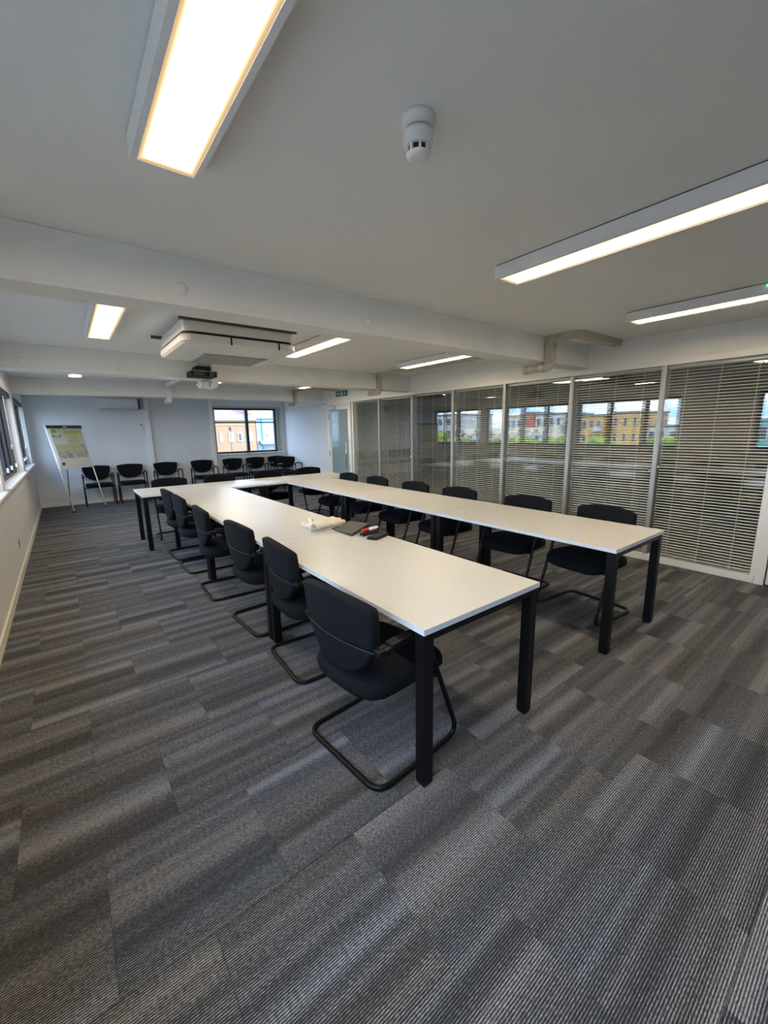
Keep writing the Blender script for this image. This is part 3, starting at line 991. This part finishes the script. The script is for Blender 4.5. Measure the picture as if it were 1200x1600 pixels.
# ------------------------------------------------------------------ armchairs along the back wall
def armchair(label, loc, rz):
    t = thing('armchair', label, 'chair', loc, rz, 'black four legged armchairs along the back wall')
    SO = [(.02, y) for y in (-.18, 0, .18)]
    SO = [(.455, -.20), (.47, -.10), (.47, .10), (.455, .20), (.425, .235), (.25, .24), (.08, .235), (.04, .20), (.03, 0), (.04, -.20), (.08, -.235), (.25, -.24), (.425, -.235)]
    obj('seat', pillow(SO, .065, lambda x, y, d: (x, y, .435+d+.02*(x-.2)), .42), FABRIC, t, smooth=True)
    def hw(z):
        q = max(0, min(1, (z-.52)/(.79-.52)))
        return .07+.185*math.sqrt(max(0, 1-(1-q)**2))
    Rr = [(hw(.52+.29*k/10), .52+.29*k/10) for k in range(11)]
    o = Rr + [(Rr[-1][0]*(1-2*k/10), .81+.022*(1-(1-2*k/10)**2)) for k in range(1, 10)] + [(-y, z) for y, z in reversed(Rr)]
    obj('backrest', pillow(o, .05, lambda y, z, d: (.03-.12*(z-.5)+.35*y*y-.02+d, y, z), .42), FABRIC, t, smooth=True)
    for s in (-1, 1):
        y = s*.268
        obj('leg', tube(bmesh.new(), [(.455, y, .012), (.42, y, .60)], .0125, 8), BLACKM, t, smooth=True)
        obj('leg', tube(bmesh.new(), [(-.05, y, .012), (.03, y*.98, .43), (.01, y*.96, .62)], .0125, 8), BLACKM, t, smooth=True)
        obj('armrest', tube(bmesh.new(), fillet([(.42, y, .60), (.412, y, .665), (.33, y, .672), (.05, y*.99, .645), (.005, y*.95, .62)], .05), .0145, 8), BLACKP, t, smooth=True)
        obj('seat_rail', tube(bmesh.new(), [(.431, y, .405), (.03, y, .405)], .010, 8), BLACKM, t, smooth=True)
        for x in (.455, -.05):
            obj('glide', lathe([(.016, 0), (.016, .02)], 10, c=(x, y, 0)), BLACKP, t)
    obj('cross_rail', tube(bmesh.new(), [(.415, -.268, .395), (.415, .268, .395)], .010, 8), BLACKM, t, smooth=True)
    obj('back_bar', tube(bmesh.new(), [(.02, -.265, .60), (-.035, 0, .60), (.02, .265, .60)], .009, 8), BLACKM, t, smooth=True)
    return t
A0 = armchair('black armchair against the back wall, partly behind the flip chart', (.50, 11.01, 0), R(-90))
for x, y, a, lab in ((1.14, 11.01, -91, 'black armchair against the back wall, second from the left'),
                  (1.86, 10.92, -90, 'black armchair in front of the white trunking on the back wall'),
                  (2.69, 10.99, -92, 'black armchair just left of the boxed pipe riser by the back window'),
                  (3.46, 11.0, -89, 'black armchair under the left part of the back window'),
                  (4.07, 11.0, -91, 'black armchair under the middle of the back window'),
                  (4.68, 11.02, -88, 'black armchair in the back right corner, the rear one of two overlapping'),
                  (4.72, 10.47, -92, 'black armchair in the back right corner, the front one of two overlapping')):
    dup(A0, (x, y, 0), R(a), lab)

# ------------------------------------------------------------------ flip chart easel
ang = R(36)
t = thing('flip_chart', 'white flip chart easel with printed pad at the back left corner', 'flip chart', (0, 10.0, 0), ang)
wd, bk_, hh = .68, .40, 1.68
def E(s, f): return Vector((s, bk_*f, hh*f))
dirv = Vector((0, bk_, hh)).normalized()
nrm = Vector((0, -hh, bk_)).normalized()           # out of the board, towards the room
def slab(s0, s1, f0, f1, d0_, d1_):
    bm = bmesh.new()
    v = []
    for d in (d0_, d1_):
        for s, f in ((s0, f0), (s1, f0), (s1, f1), (s0, f1)):
            v.append(bm.verts.new(E(s, f)+nrm*d))
    for q in ((3, 2, 1, 0), (4, 5, 6, 7), (0, 1, 5, 4), (1, 2, 6, 5), (2, 3, 7, 6), (3, 0, 4, 7)): bm.faces.new([v[i] for i in q])
    bmesh.ops.recalc_face_normals(bm, faces=bm.faces)
    return bm
for s in (0, wd):
    lg = obj('leg', tube(bmesh.new(), [E(s, 0)+Vector((0, 0, .012)), E(s, 1)], .012, 8), TRIMW, t, smooth=True)
    obj('foot', lathe([(.015, 0), (.015, .03)], 10, c=(s, 0, 0)), BLACKP, lg)
obj('leg', tube(bmesh.new(), [E(wd/2, .96)-nrm*.02, (.54, .82, .012)], .011, 8), POSTM, t, smooth=True)
obj('board', slab(.005, wd-.005, .50, .985, .012, .024), TRIMW, t)
obj('clamp_bar', slab(-.005, wd+.005, .965, 1.0, .024, .045), RAILM, t)
for s in (.08, wd-.08):
    obj('clamp_knob', slab(s-.012, s+.012, .976, .988, .045, .058), CHROME, t)
obj('clamp_plate', slab(wd/2-.04, wd/2+.04, .976, .988, .045, .049), WHITEP, t)
pad = obj('paper_pad', slab(.03, wd-.02, .535, .966, .0245, .034), PAPER, t)
obj('printed_heading', slab(.27, wd-.04, .88, .955, .0342, .0347), PALEG, pad)
obj('printed_column', slab(.32, wd-.12, .79, .875, .0342, .0347), PALEG, pad)
obj('printed_heading_line', slab(.30, wd-.08, .918, .928, .0348, .0352), GREENP, pad)
obj('printed_landscape', slab(.06, wd-.04, .62, .775, .0342, .0347), GREYP, pad)
obj('printed_field', slab(.06, wd-.12, .70, .775, .0348, .0352), PALEG, pad)
obj('print_rule', slab(.05, wd-.03, .777, .781, .0342, .0350), GREYP, pad)
obj('print_mark', slab(.06, .12, .545, .572, .0342, .0350), RAILM, pad)
obj('logo_square', slab(.055, .225, .865, .955, .0342, .0347), GREENP, pad)
bm = bmesh.new()
cpt = [E(.145+.075*math.cos(2*PI*k/20), .918+.042*math.sin(2*PI*k/20))+nrm*.0352 for k in range(20)]
bm.faces.new([bm.verts.new(p) for p in cpt])
obj('logo_ring', bm, PAPER, pad)
bm = bmesh.new()
cpt = [E(.115+.045*math.cos(2*PI*k/20), .935+.026*math.sin(2*PI*k/20))+nrm*.0358 for k in range(20)]
bm.faces.new([bm.verts.new(p) for p in cpt])
obj('logo_disc', bm, GREENP, pad)
obj('page_curl', slab(wd-.16, wd-.022, .54, .60, .036, .040), PAPER, pad)

# ------------------------------------------------------------------ things on the left table
ZT = .7302
# folded canvas cloth
def cloth():
    bm = bmesh.new()
    nx, ny = 22, 16
    Pc = [Vector((1.42, 2.80, 0)), Vector((1.80, 2.86, 0)), Vector((1.845, 3.15, 0)), Vector((1.50, 3.11, 0))]
    def at(u, v): return (Pc[0]*(1-u)+Pc[1]*u)*(1-v)+(Pc[3]*(1-u)+Pc[2]*u)*v
    rnd = random.Random(3)
    g = {}
    for lay, (zb_, amp) in enumerate(((.0, .0), (.022, .010))):
        for i in range(nx+1):
            for j in range(ny+1):
                u, v = i/nx, j/ny
                p = at(u, v)
                ed = .035*math.sin(5*v+1.2)*(1-u)**3 + .02*math.sin(6*u)*(1-v)**3
                p = p+Vector((ed*.6, ed*.5, 0))
                e = min(u, 1-u, v, 1-v)
                dome = min(1, e/.08)
                if lay == 0: z = 0
                else:
                    fold = .016*math.exp(-((v-.18-.25*u)/.07)**2) + .022*math.exp(-((u-.10)/.09)**2)*(.4+.6*math.sin(3*v+.5)**2)
                    rip = .005*math.sin(9*u+4*v)+.004*math.sin(14*v-5*u)
                    z = .004+.011*dome*(.7+.3*u)+fold+rip*dome
                g[lay, i, j] = bm.verts.new((p.x, p.y, ZT+z))
    for i in range(nx):
        for j in range(ny):
            for lay in (0, 1):
                q = [g[lay, i, j], g[lay, i+1, j], g[lay, i+1, j+1], g[lay, i, j+1]]
                bm.faces.new(q if lay else q[::-1])
    rim = [(i, 0) for i in range(nx)]+[(nx, j) for j in range(ny)]+[(i, ny) for i in range(nx, 0, -1)]+[(0, j) for j in range(ny, 0, -1)]
    for k in range(len(rim)):
        a, b = rim[k], rim[(k+1) % len(rim)]
        bm.faces.new((g[0, a[0], a[1]], g[0, b[0], b[1]], g[1, b[0], b[1]], g[1, a[0], a[1]]))
    bmesh.ops.recalc_face_normals(bm, faces=bm.faces)
    return bm
t = thing('canvas_bag', 'crumpled cream canvas bag folded on the left tables', 'bag', (0, 0, 0))
cb_ = obj('folded_cloth', cloth(), CLOTH, t, smooth=True)
# curled front hem showing the inside
bm = bmesh.new()
prev = None
for k in range(13):
    an = -.6+4.0*k/12
    r_ = .030
    ring = []
    for q in range(9):
        v_ = q/8
        c0 = Vector((1.44+.30*v_, 2.765+.055*v_+.012*math.sin(5*v_), ZT+.030))
        rr = r_*(1-.45*v_)
        ring.append(bm.verts.new(c0+Vector((-.25*rr*math.cos(an)*.6, rr*1.4*math.cos(an), rr*math.sin(an)*.92))))
    if prev:
        for q in range(8): bm.faces.new((prev[q], prev[q+1], ring[q+1], ring[q]))
    prev = ring
o = obj('curled_hem', bm, CLOTH, t, smooth=True)
md = o.modifiers.new('solid', 'SOLIDIFY'); md.thickness = .003
bm = bmesh.new()
pts = [Vector((1.455, 2.78, ZT+.012)), Vector((1.50, 2.94, ZT+.050)), Vector((1.56, 3.06, ZT+.045)), Vector((1.60, 3.10, ZT+.012))]
P_ = fillet(pts, .08)
for a, b in zip(P_, P_[1:]):
    w1 = Vector((.013, -.004, 0))
    bm.faces.new([bm.verts.new(p) for p in (a-w1, a+w1, b+w1, b-w1)])
bmesh.ops.remove_doubles(bm, verts=bm.verts, dist=.0001)
o = obj('white_strap', bm, TRIMW, t)
md = o.modifiers.new('solid', 'SOLIDIFY'); md.thickness = .003

# black folder case, wedge with flap
t = thing('tablet_case', 'flat charcoal folding case lying beside the canvas bag', 'case', (0, 0, 0))
Q = [(1.577, 2.700), (1.585, 2.455), (1.845, 2.600), (1.828, 2.868)]
def wedge(Q, z0, z1s):
    bm = bmesh.new()
    lo = [bm.verts.new((x, y, z0)) for x, y in Q]; hi = [bm.verts.new((x, y, z)) for (x, y), z in zip(Q, z1s)]
    bm.faces.new(lo[::-1]); bm.faces.new(hi)
    for k in range(4): bm.faces.new((lo[k], lo[(k+1) % 4], hi[(k+1) % 4], hi[k]))
    bmesh.ops.recalc_face_normals(bm, faces=bm.faces)
    return bm
obj('cover', wedge(Q, ZT, [ZT+.010, ZT+.022, ZT+.034, ZT+.014]), CASE, t, bevel=.004)
Q2 = [(1.62, 2.72), (1.625, 2.52), (1.80, 2.62), (1.79, 2.82)]
obj('inner_panel', wedge(Q2, ZT+.010, [ZT+.0145, ZT+.0235, ZT+.031, ZT+.0185]), CASE, t)
obj('back_flap', wedge([(1.60, 2.70), (1.585, 2.745), (1.66, 2.78), (1.70, 2.76)], ZT, [ZT+.008]*4), CASE, t)

def marker(label, p0, p1, r, bodym, capm, capfrac=.38):
    a, b = Vector(p0), Vector(p1)
    t = thing('marker_pen', label, 'marker', (0, 0, 0))
    c = a.lerp(b, capfrac)
    obj('cap', tube(bmesh.new(), [a, a.lerp(c, .08), c], [r*.8, r*1.12, r*1.12], 14), capm, t, smooth=True)
    obj('barrel', tube(bmesh.new(), [c, c.lerp(b, .86), c.lerp(b, .93), b], [r, r, r*.85, r*.8], 14), bodym, t, smooth=True)
    return t
bmE = wedge([(1.615, 2.315), (1.655, 2.245), (1.815, 2.300), (1.785, 2.372)], ZT, [ZT+.016]*4)
t = thing('pen_pouch', 'small flat black pouch at the near side of the marker pens', 'pouch', (0, 0, 0))
obj('pouch_body', bmE, BLACKP, t, bevel=.006)
obj('pouch_edge', wedge([(1.622, 2.312), (1.657, 2.251), (1.808, 2.302), (1.782, 2.366)], ZT+.016, [ZT+.020]*4), BLACKP, t, bevel=.002)
marker('black marker pen lying between the case and the black pouch', (1.640, 2.398, ZT+.012), (1.80, 2.41, ZT+.012), .0105, BLACKP, BLACKP)
marker('white marker pen with a red cap lying on the left tables', (1.660, 2.432, ZT+.0315), (1.825, 2.462, ZT+.0315), .0125, WHITEP, RED)
marker('black marker pen under the red capped marker, against the case', (1.645, 2.437, ZT+.0085), (1.80, 2.459, ZT+.0085), .0080, BLACKP, BLACKP)

# ------------------------------------------------------------------ outside
GZ = -5.2
GRASS = mat('dry_grass', (.17, .17, .15), .95, var=.25, scale=.2)
PAVE = mat('pale_paving', (.42, .41, .38), .9, var=.15, scale=.3)
WHITEB = mat('white_render', (.55, .545, .53), .8, var=.05, scale=.3)
ORANGEB = mat('orange_brick_far', (.58, .33, .12), .85, var=.12, scale=1.5)
REDB = mat('red_panel', (.50, .12, .09), .8)
ROOFT = mat('pale_tile_roof', (.55, .47, .36), .85, var=.12, scale=1)
GREYR = mat('grey_flat_roof', (.17, .19, .22), .8, var=.1, scale=.5)
DGLASS = mat('far_window_glass', (.05, .06, .075), .15)
TEAL = mat('teal_cladding', (.12, .36, .36), .5)
LEAF = mat('tree_leaves', (.14, .20, .035), .9, var=.5, scale=2.2)
LEAF2 = mat('bright_tree_leaves', (.25, .33, .05), .9, var=.4, scale=2.2)
BARK = mat('bark', (.10, .075, .05), .95)
BRICKN = brick_mat('orange_brick_near', (.31, .165, .085), (.25, .125, .06), (.30, .24, .18), 3.2)
PINKR = mat('pink_slate_roof', (.15, .105, .10), .85, var=.12, scale=2)
BLUEW = mat('pale_blue_cladding', (.27, .36, .40), .6)
obj('ground', boxbm(-260, 120, -140, 260, GZ-.3, GZ), GRASS, kind='structure')

def block(label, dist, y0, y1, z1, m, floors, bays, wfrac=(.45, .5), group=None, depth=14, balcony=False, roofm=None, name='apartment_block'):
    t = thing(name, label, 'building', (-dist, (y0+y1)/2, GZ), 0, group)
    h = (y1-y0)/2; H = z1-GZ
    obj('wall', boxbm(-depth, 0, -h, h, 0, H), m, t)
    obj('roof', boxbm(-depth-.2, .25, -h-.25, h+.25, H, H+.35), roofm or GREYR, t)
    fh = H/floors; bw = 2*h/bays
    for f in range(floors):
        zc = H-fh*(f+.55)
        if zc+GZ < -3.4: continue
        for k in range(bays):
            yc = -h+bw*(k+.5)
            a, b = bw*wfrac[0]/2, fh*wfrac[1]/2
            fr = obj('window', boxes((0, .10, yc-a-.08, yc+a+.08, zc-b-.08, zc-b), (0, .10, yc-a-.08, yc+a+.08, zc+b, zc+b+.08), (0, .10, yc-a-.08, yc-a, zc-b, zc+b), (0, .10, yc+a, yc+a+.08, zc-b, zc+b)), WHITEB, t)
            obj('pane', boxbm(0, .04, yc-a, yc+a, zc-b, zc+b), DGLASS, fr)
        if balcony:
            obj('balcony', boxbm(0, 1.2, -h, -h+bw*.9, zc-fh*.5, zc-fh*.5+.9), WHITEB, t)
    return t
G_ = 'buildings across the railway'
block('long white industrial building at the far end of the window view', 84, 84.0, 98.0, 5.4, WHITEB, 3, 4, group=G_)
block('white apartment block with a red stair tower, left of the orange blocks', 80, 50.5, 57.2, 4.3, WHITEB, 3, 4, group=G_, balcony=True)
block('white apartment block with orange attic beside the white terraces', 82, 59.3, 67.0, 4.2, WHITEB, 3, 5, group=G_, roofm=ORANGEB, balcony=True)
block('narrow red stair tower between the white blocks', 78, 57.75, 58.75, 4.7, REDB, 4, 1, group=G_)
block('orange brick apartment block with white balconies', 78, 40.6, 45.0, 3.5, ORANGEB, 3, 3, group=G_, balcony=True)
block('orange brick apartment block nearer the middle of the window view', 78, 33.6, 38.9, 3.9, ORANGEB, 3, 3, (.28, .5), group=G_)
block('white block with balconies left of the orange brick block', 80, 45.7, 49.3, 3.6, WHITEB, 3, 3, group=G_, balcony=True)
block('low white shed behind the trees at the near side of the window view', 80, 26.0, 33.0, 1.2, WHITEB, 2, 4, group=G_, depth=9, name='shed')
block('teal glazed building at the nearest end of the window view', 82, 10.5, 19.0, 1.9, TEAL, 2, 5, (.7, .6), group=G_)

def house(label, dist, y, wdt, ez, rz_):
    t = thing('house', label, 'house', (-dist, y, GZ), 0, 'pale gabled houses across the railway')
    h = wdt/2; H = ez-GZ; Rh = rz_-GZ
    bm = bmesh.new()
    prof = [(-h, 0), (h, 0), (h, H), (0, Rh), (-h, H)]
    A = [bm.verts.new((0, a, b)) for a, b in prof]; B = [bm.verts.new((-8, a, b)) for a, b in prof]
    bm.faces.new(A); bm.faces.new(B[::-1])
    for k in range(5): bm.faces.new((A[k], B[k], B[(k+1) % 5], A[(k+1) % 5]))
    bmesh.ops.recalc_face_normals(bm, faces=bm.faces)
    obj('wall', bm, WHITEB, t)
    for s in (-1, 1):
        bm = bmesh.new()
        sl = (Rh-H)/h
        q = [(.3, s*(h+.3), H-.3*sl), (.3, 0, Rh), (-8.3, 0, Rh), (-8.3, s*(h+.3), H-.3*sl)]
        lo = [bm.verts.new(p) for p in q]; hi = [bm.verts.new((p[0], p[1], p[2]+.18)) for p in q]
        bm.faces.new(lo); bm.faces.new(hi)
        for k in range(4): bm.faces.new((lo[k], lo[(k+1) % 4], hi[(k+1) % 4], hi[k]))
        bmesh.ops.recalc_face_normals(bm, faces=bm.faces)
        obj('roof_slope', bm, ROOFT, t)
    for yy, zz in ((-h*.45, H-1.2), (h*.45, H-1.2), (0, H+.1)):
        f = obj('window', boxbm(0, .08, yy-.5, yy+.5, zz-.5, zz+.5), WHITEB, t)
        obj('pane', boxbm(.08, .10, yy-.42, yy+.42, zz-.42, zz+.42), DGLASS, f)
for k, y in enumerate((79.5, 74.5, 70.0, 65.5, 61.0, 56.5)):
    house('pale gabled house, %s from the far end of the terrace' % ORD[k], 68, y*.87, 3.1, -.2-.1*k, 1.2)

def blob(seed, r, zs=1.0, lumps=6):
    rnd = random.Random(seed)
    bm = bmesh.new()
    for k in range(lumps):
        b2 = bmesh.new()
        bmesh.ops.create_icosphere(b2, subdivisions=2, radius=r*rnd.uniform(.45, .7))
        off = Vector((rnd.uniform(-.5, .5)*r, rnd.uniform(-.55, .55)*r, rnd.uniform(-.35, .45)*r*zs))
        for v in b2.verts:
            v.co *= 1+.22*rnd.uniform(-1, 1)
            v.co += off
        tmp = bpy.data.meshes.new('tmp'); b2.to_mesh(tmp); b2.free()
        bm.from_mesh(tmp); bpy.data.meshes.remove(tmp)
    return bm
crowns = [obj('crown', blob(s, 2.0), LEAF if s % 2 else LEAF2) for s in range(3)]
cmesh = [c.data for c in crowns]
for c in crowns: bpy.data.objects.remove(c)
trunk_me = None
rnd = random.Random(11)
tl = []
NTH = ['first', 'second', 'third', 'fourth', 'fifth', 'sixth', 'seventh', 'eighth', 'ninth']
for k in range(6): tl.append((56+(k % 2)*4, 64+k*4.4, .85, 1.15, 0, 'bright green bushy tree in the tall far clump of the window view, %s of six' % NTH[k]))
for k in range(9): tl.append((53+(k % 2)*4, 20+k*3.8, rnd.uniform(.55, .8), .75, k % 3, 'rounded tree in the back row before the brick blocks, %s from the near end' % NTH[k]))
for k in range(6): tl.append((45.5+(k % 2), 36+k*3.4, rnd.uniform(.5, .7), .65, 1+k % 2, 'low rounded tree in the front row before the gabled houses, %s from the near end' % NTH[k]))
for k, (d, y, sc, zt, v, lab) in enumerate(tl):
    t = thing('tree', lab, 'tree', (-d, y, GZ), rnd.uniform(0, 6), 'trees along the railway')
    o = bpy.data.objects.new('crown', cmesh[v]); COL.objects.link(o); o.parent = t
    top = 3.9+zt*2
    o.location = (0, 0, top-2*sc-.2); o.scale = (sc*1.15, sc*1.15, sc)
    if trunk_me is None:
        tr_ = obj('trunk', tube(bmesh.new(), [(0, 0, 0), (.05, 0, 2), (0, .05, 4.0)], [.22, .17, .12], 8), BARK, t, smooth=True)
        trunk_me = tr_.data
    else:
        o2 = bpy.data.objects.new('trunk', trunk_me); COL.objects.link(o2); o2.parent = t

# buildings seen through the back window
s_ = 70/26.0
def bz(z): return eye+(z-eye)*s_
t = thing('brick_house', 'orange brick house with pink slate roof outside the back window', 'house', (0, 70, 0))
obj('wall', boxbm(16.9, 26.4, 0, 8, GZ, bz(2.28)), BRICKN, t)
bm = bmesh.new()
x0, x1, za, zb2 = 16.5, 26.6, bz(2.30), bz(3.05)
q0 = [bm.verts.new(p) for p in ((x0, -.5, za), (x1, -.5, za), (x1, 4, zb2), (x0, 4, zb2), (x0, 8.5, za), (x1, 8.5, za))]
bm.faces.new(q0[:4]); bm.faces.new((q0[3], q0[2], q0[5], q0[4])); bm.faces.new((q0[0], q0[3], q0[4])); bm.faces.new((q0[1], q0[5], q0[2])); bm.faces.new((q0[0], q0[4], q0[5], q0[1]))
bmesh.ops.recalc_face_normals(bm, faces=bm.faces)
obj('roof', bm, PINKR, t)
obj('cornice', boxbm(16.8, 26.5, -.35, 0, bz(2.22), bz(2.30)), WHITEB, t)
obj('string_course', boxbm(17.0, 26.4, -.1, 0, bz(1.92), bz(1.95)), ORANGEB, t)
for a, b in ((8.08, 8.38), (8.62, 8.92), (9.30, 9.58), (7.55, 7.70)):
    z0_, z1_ = bz(.93), bz(1.50)
    f = obj('window', boxbm(a*s_, b*s_, -.12, 0, z0_, z1_), WHITEB, t)
    obj('pane', boxbm((a+.06)*s_, (b-.06)*s_, -.14, -.12, z0_+.2, z1_-.25), DGLASS if 8.5 < a < 9 else WHITEB, f)
obj('dormer', boxbm(8.45*s_, 8.85*s_, .3, 2.5, bz(2.20), bz(2.50)), WHITEB, t)
obj('chimney', boxbm(26.2-.9, 26.2, 1, 2.2, bz(2.4), bz(3.4)), BRICKN, t)
t = thing('shop_building', 'pale blue building with grey roof right of the brick house', 'building', (0, 71, 0))
obj('wall', boxbm(26.9, 36.0, 0, 8, GZ, bz(2.35)), BLUEW, t)
bm = bmesh.new()
x0, x1, za, zb2 = 26.6, 36.4, bz(2.35), bz(2.72)
q0 = [bm.verts.new(p) for p in ((x0, -.5, za), (x1, -.5, za), (x1, 4, zb2), (x0, 4, zb2), (x0, 8.5, za), (x1, 8.5, za))]
bm.faces.new(q0[:4]); bm.faces.new((q0[3], q0[2], q0[5], q0[4])); bm.faces.new((q0[0], q0[3], q0[4])); bm.faces.new((q0[1], q0[5], q0[2])); bm.faces.new((q0[0], q0[4], q0[5], q0[1]))
bmesh.ops.recalc_face_normals(bm, faces=bm.faces)
obj('roof', bm, GREYR, t)
obj('lean_to_roof', wedge([(27.2, -1.6), (35.5, -1.6), (35.5, 0), (27.2, 0)], bz(.70), [bz(.74), bz(.74), bz(.95), bz(.95)]), GREYR, t)
obj('drainpipe', tube(bmesh.new(), [(27.9, -.12, GZ), (27.9, -.12, bz(2.35))], .12, 8), mat('blue_pipe', (.10, .32, .42), .5), t)
obj('wall_lamp', boxbm(28.6, 29.0, -.15, 0, bz(1.28), bz(1.34)), GREYR, t)
t = thing('white_house', 'white rendered house end left of the brick house', 'house', (0, 66, 0))
obj('wall', boxbm(9.5, 16.0, 0, 7, GZ, bz(2.45)), WHITEB, t)
obj('window', boxbm(15.0, 15.6, -.08, 0, bz(1.2), bz(1.75)), DGLASS, t)
obj('window', boxbm(13.8, 14.8, -.08, 0, bz(1.2), bz(1.75)), DGLASS, t)
obj('roof', wedge([(9.2, -.4), (16.2, -.4), (16.2, 7.4), (9.2, 7.4)], bz(2.45), [bz(2.50), bz(2.50), bz(2.75), bz(2.75)]), GREYR, t)
t = thing('street_lamp', 'dark street lamp post in front of the brick house', 'lamp', (20.2, 64, GZ))
obj('post', tube(bmesh.new(), [(0, 0, 0), (0, 0, bz(1.60)-GZ)], .07, 8), RAILM, t, smooth=True)
obj('lantern', lathe([(.10, 0), (.22, .25), (.20, .5), (.05, .62)], 10, c=(0, 0, bz(1.60)-GZ)), RAILM, t)
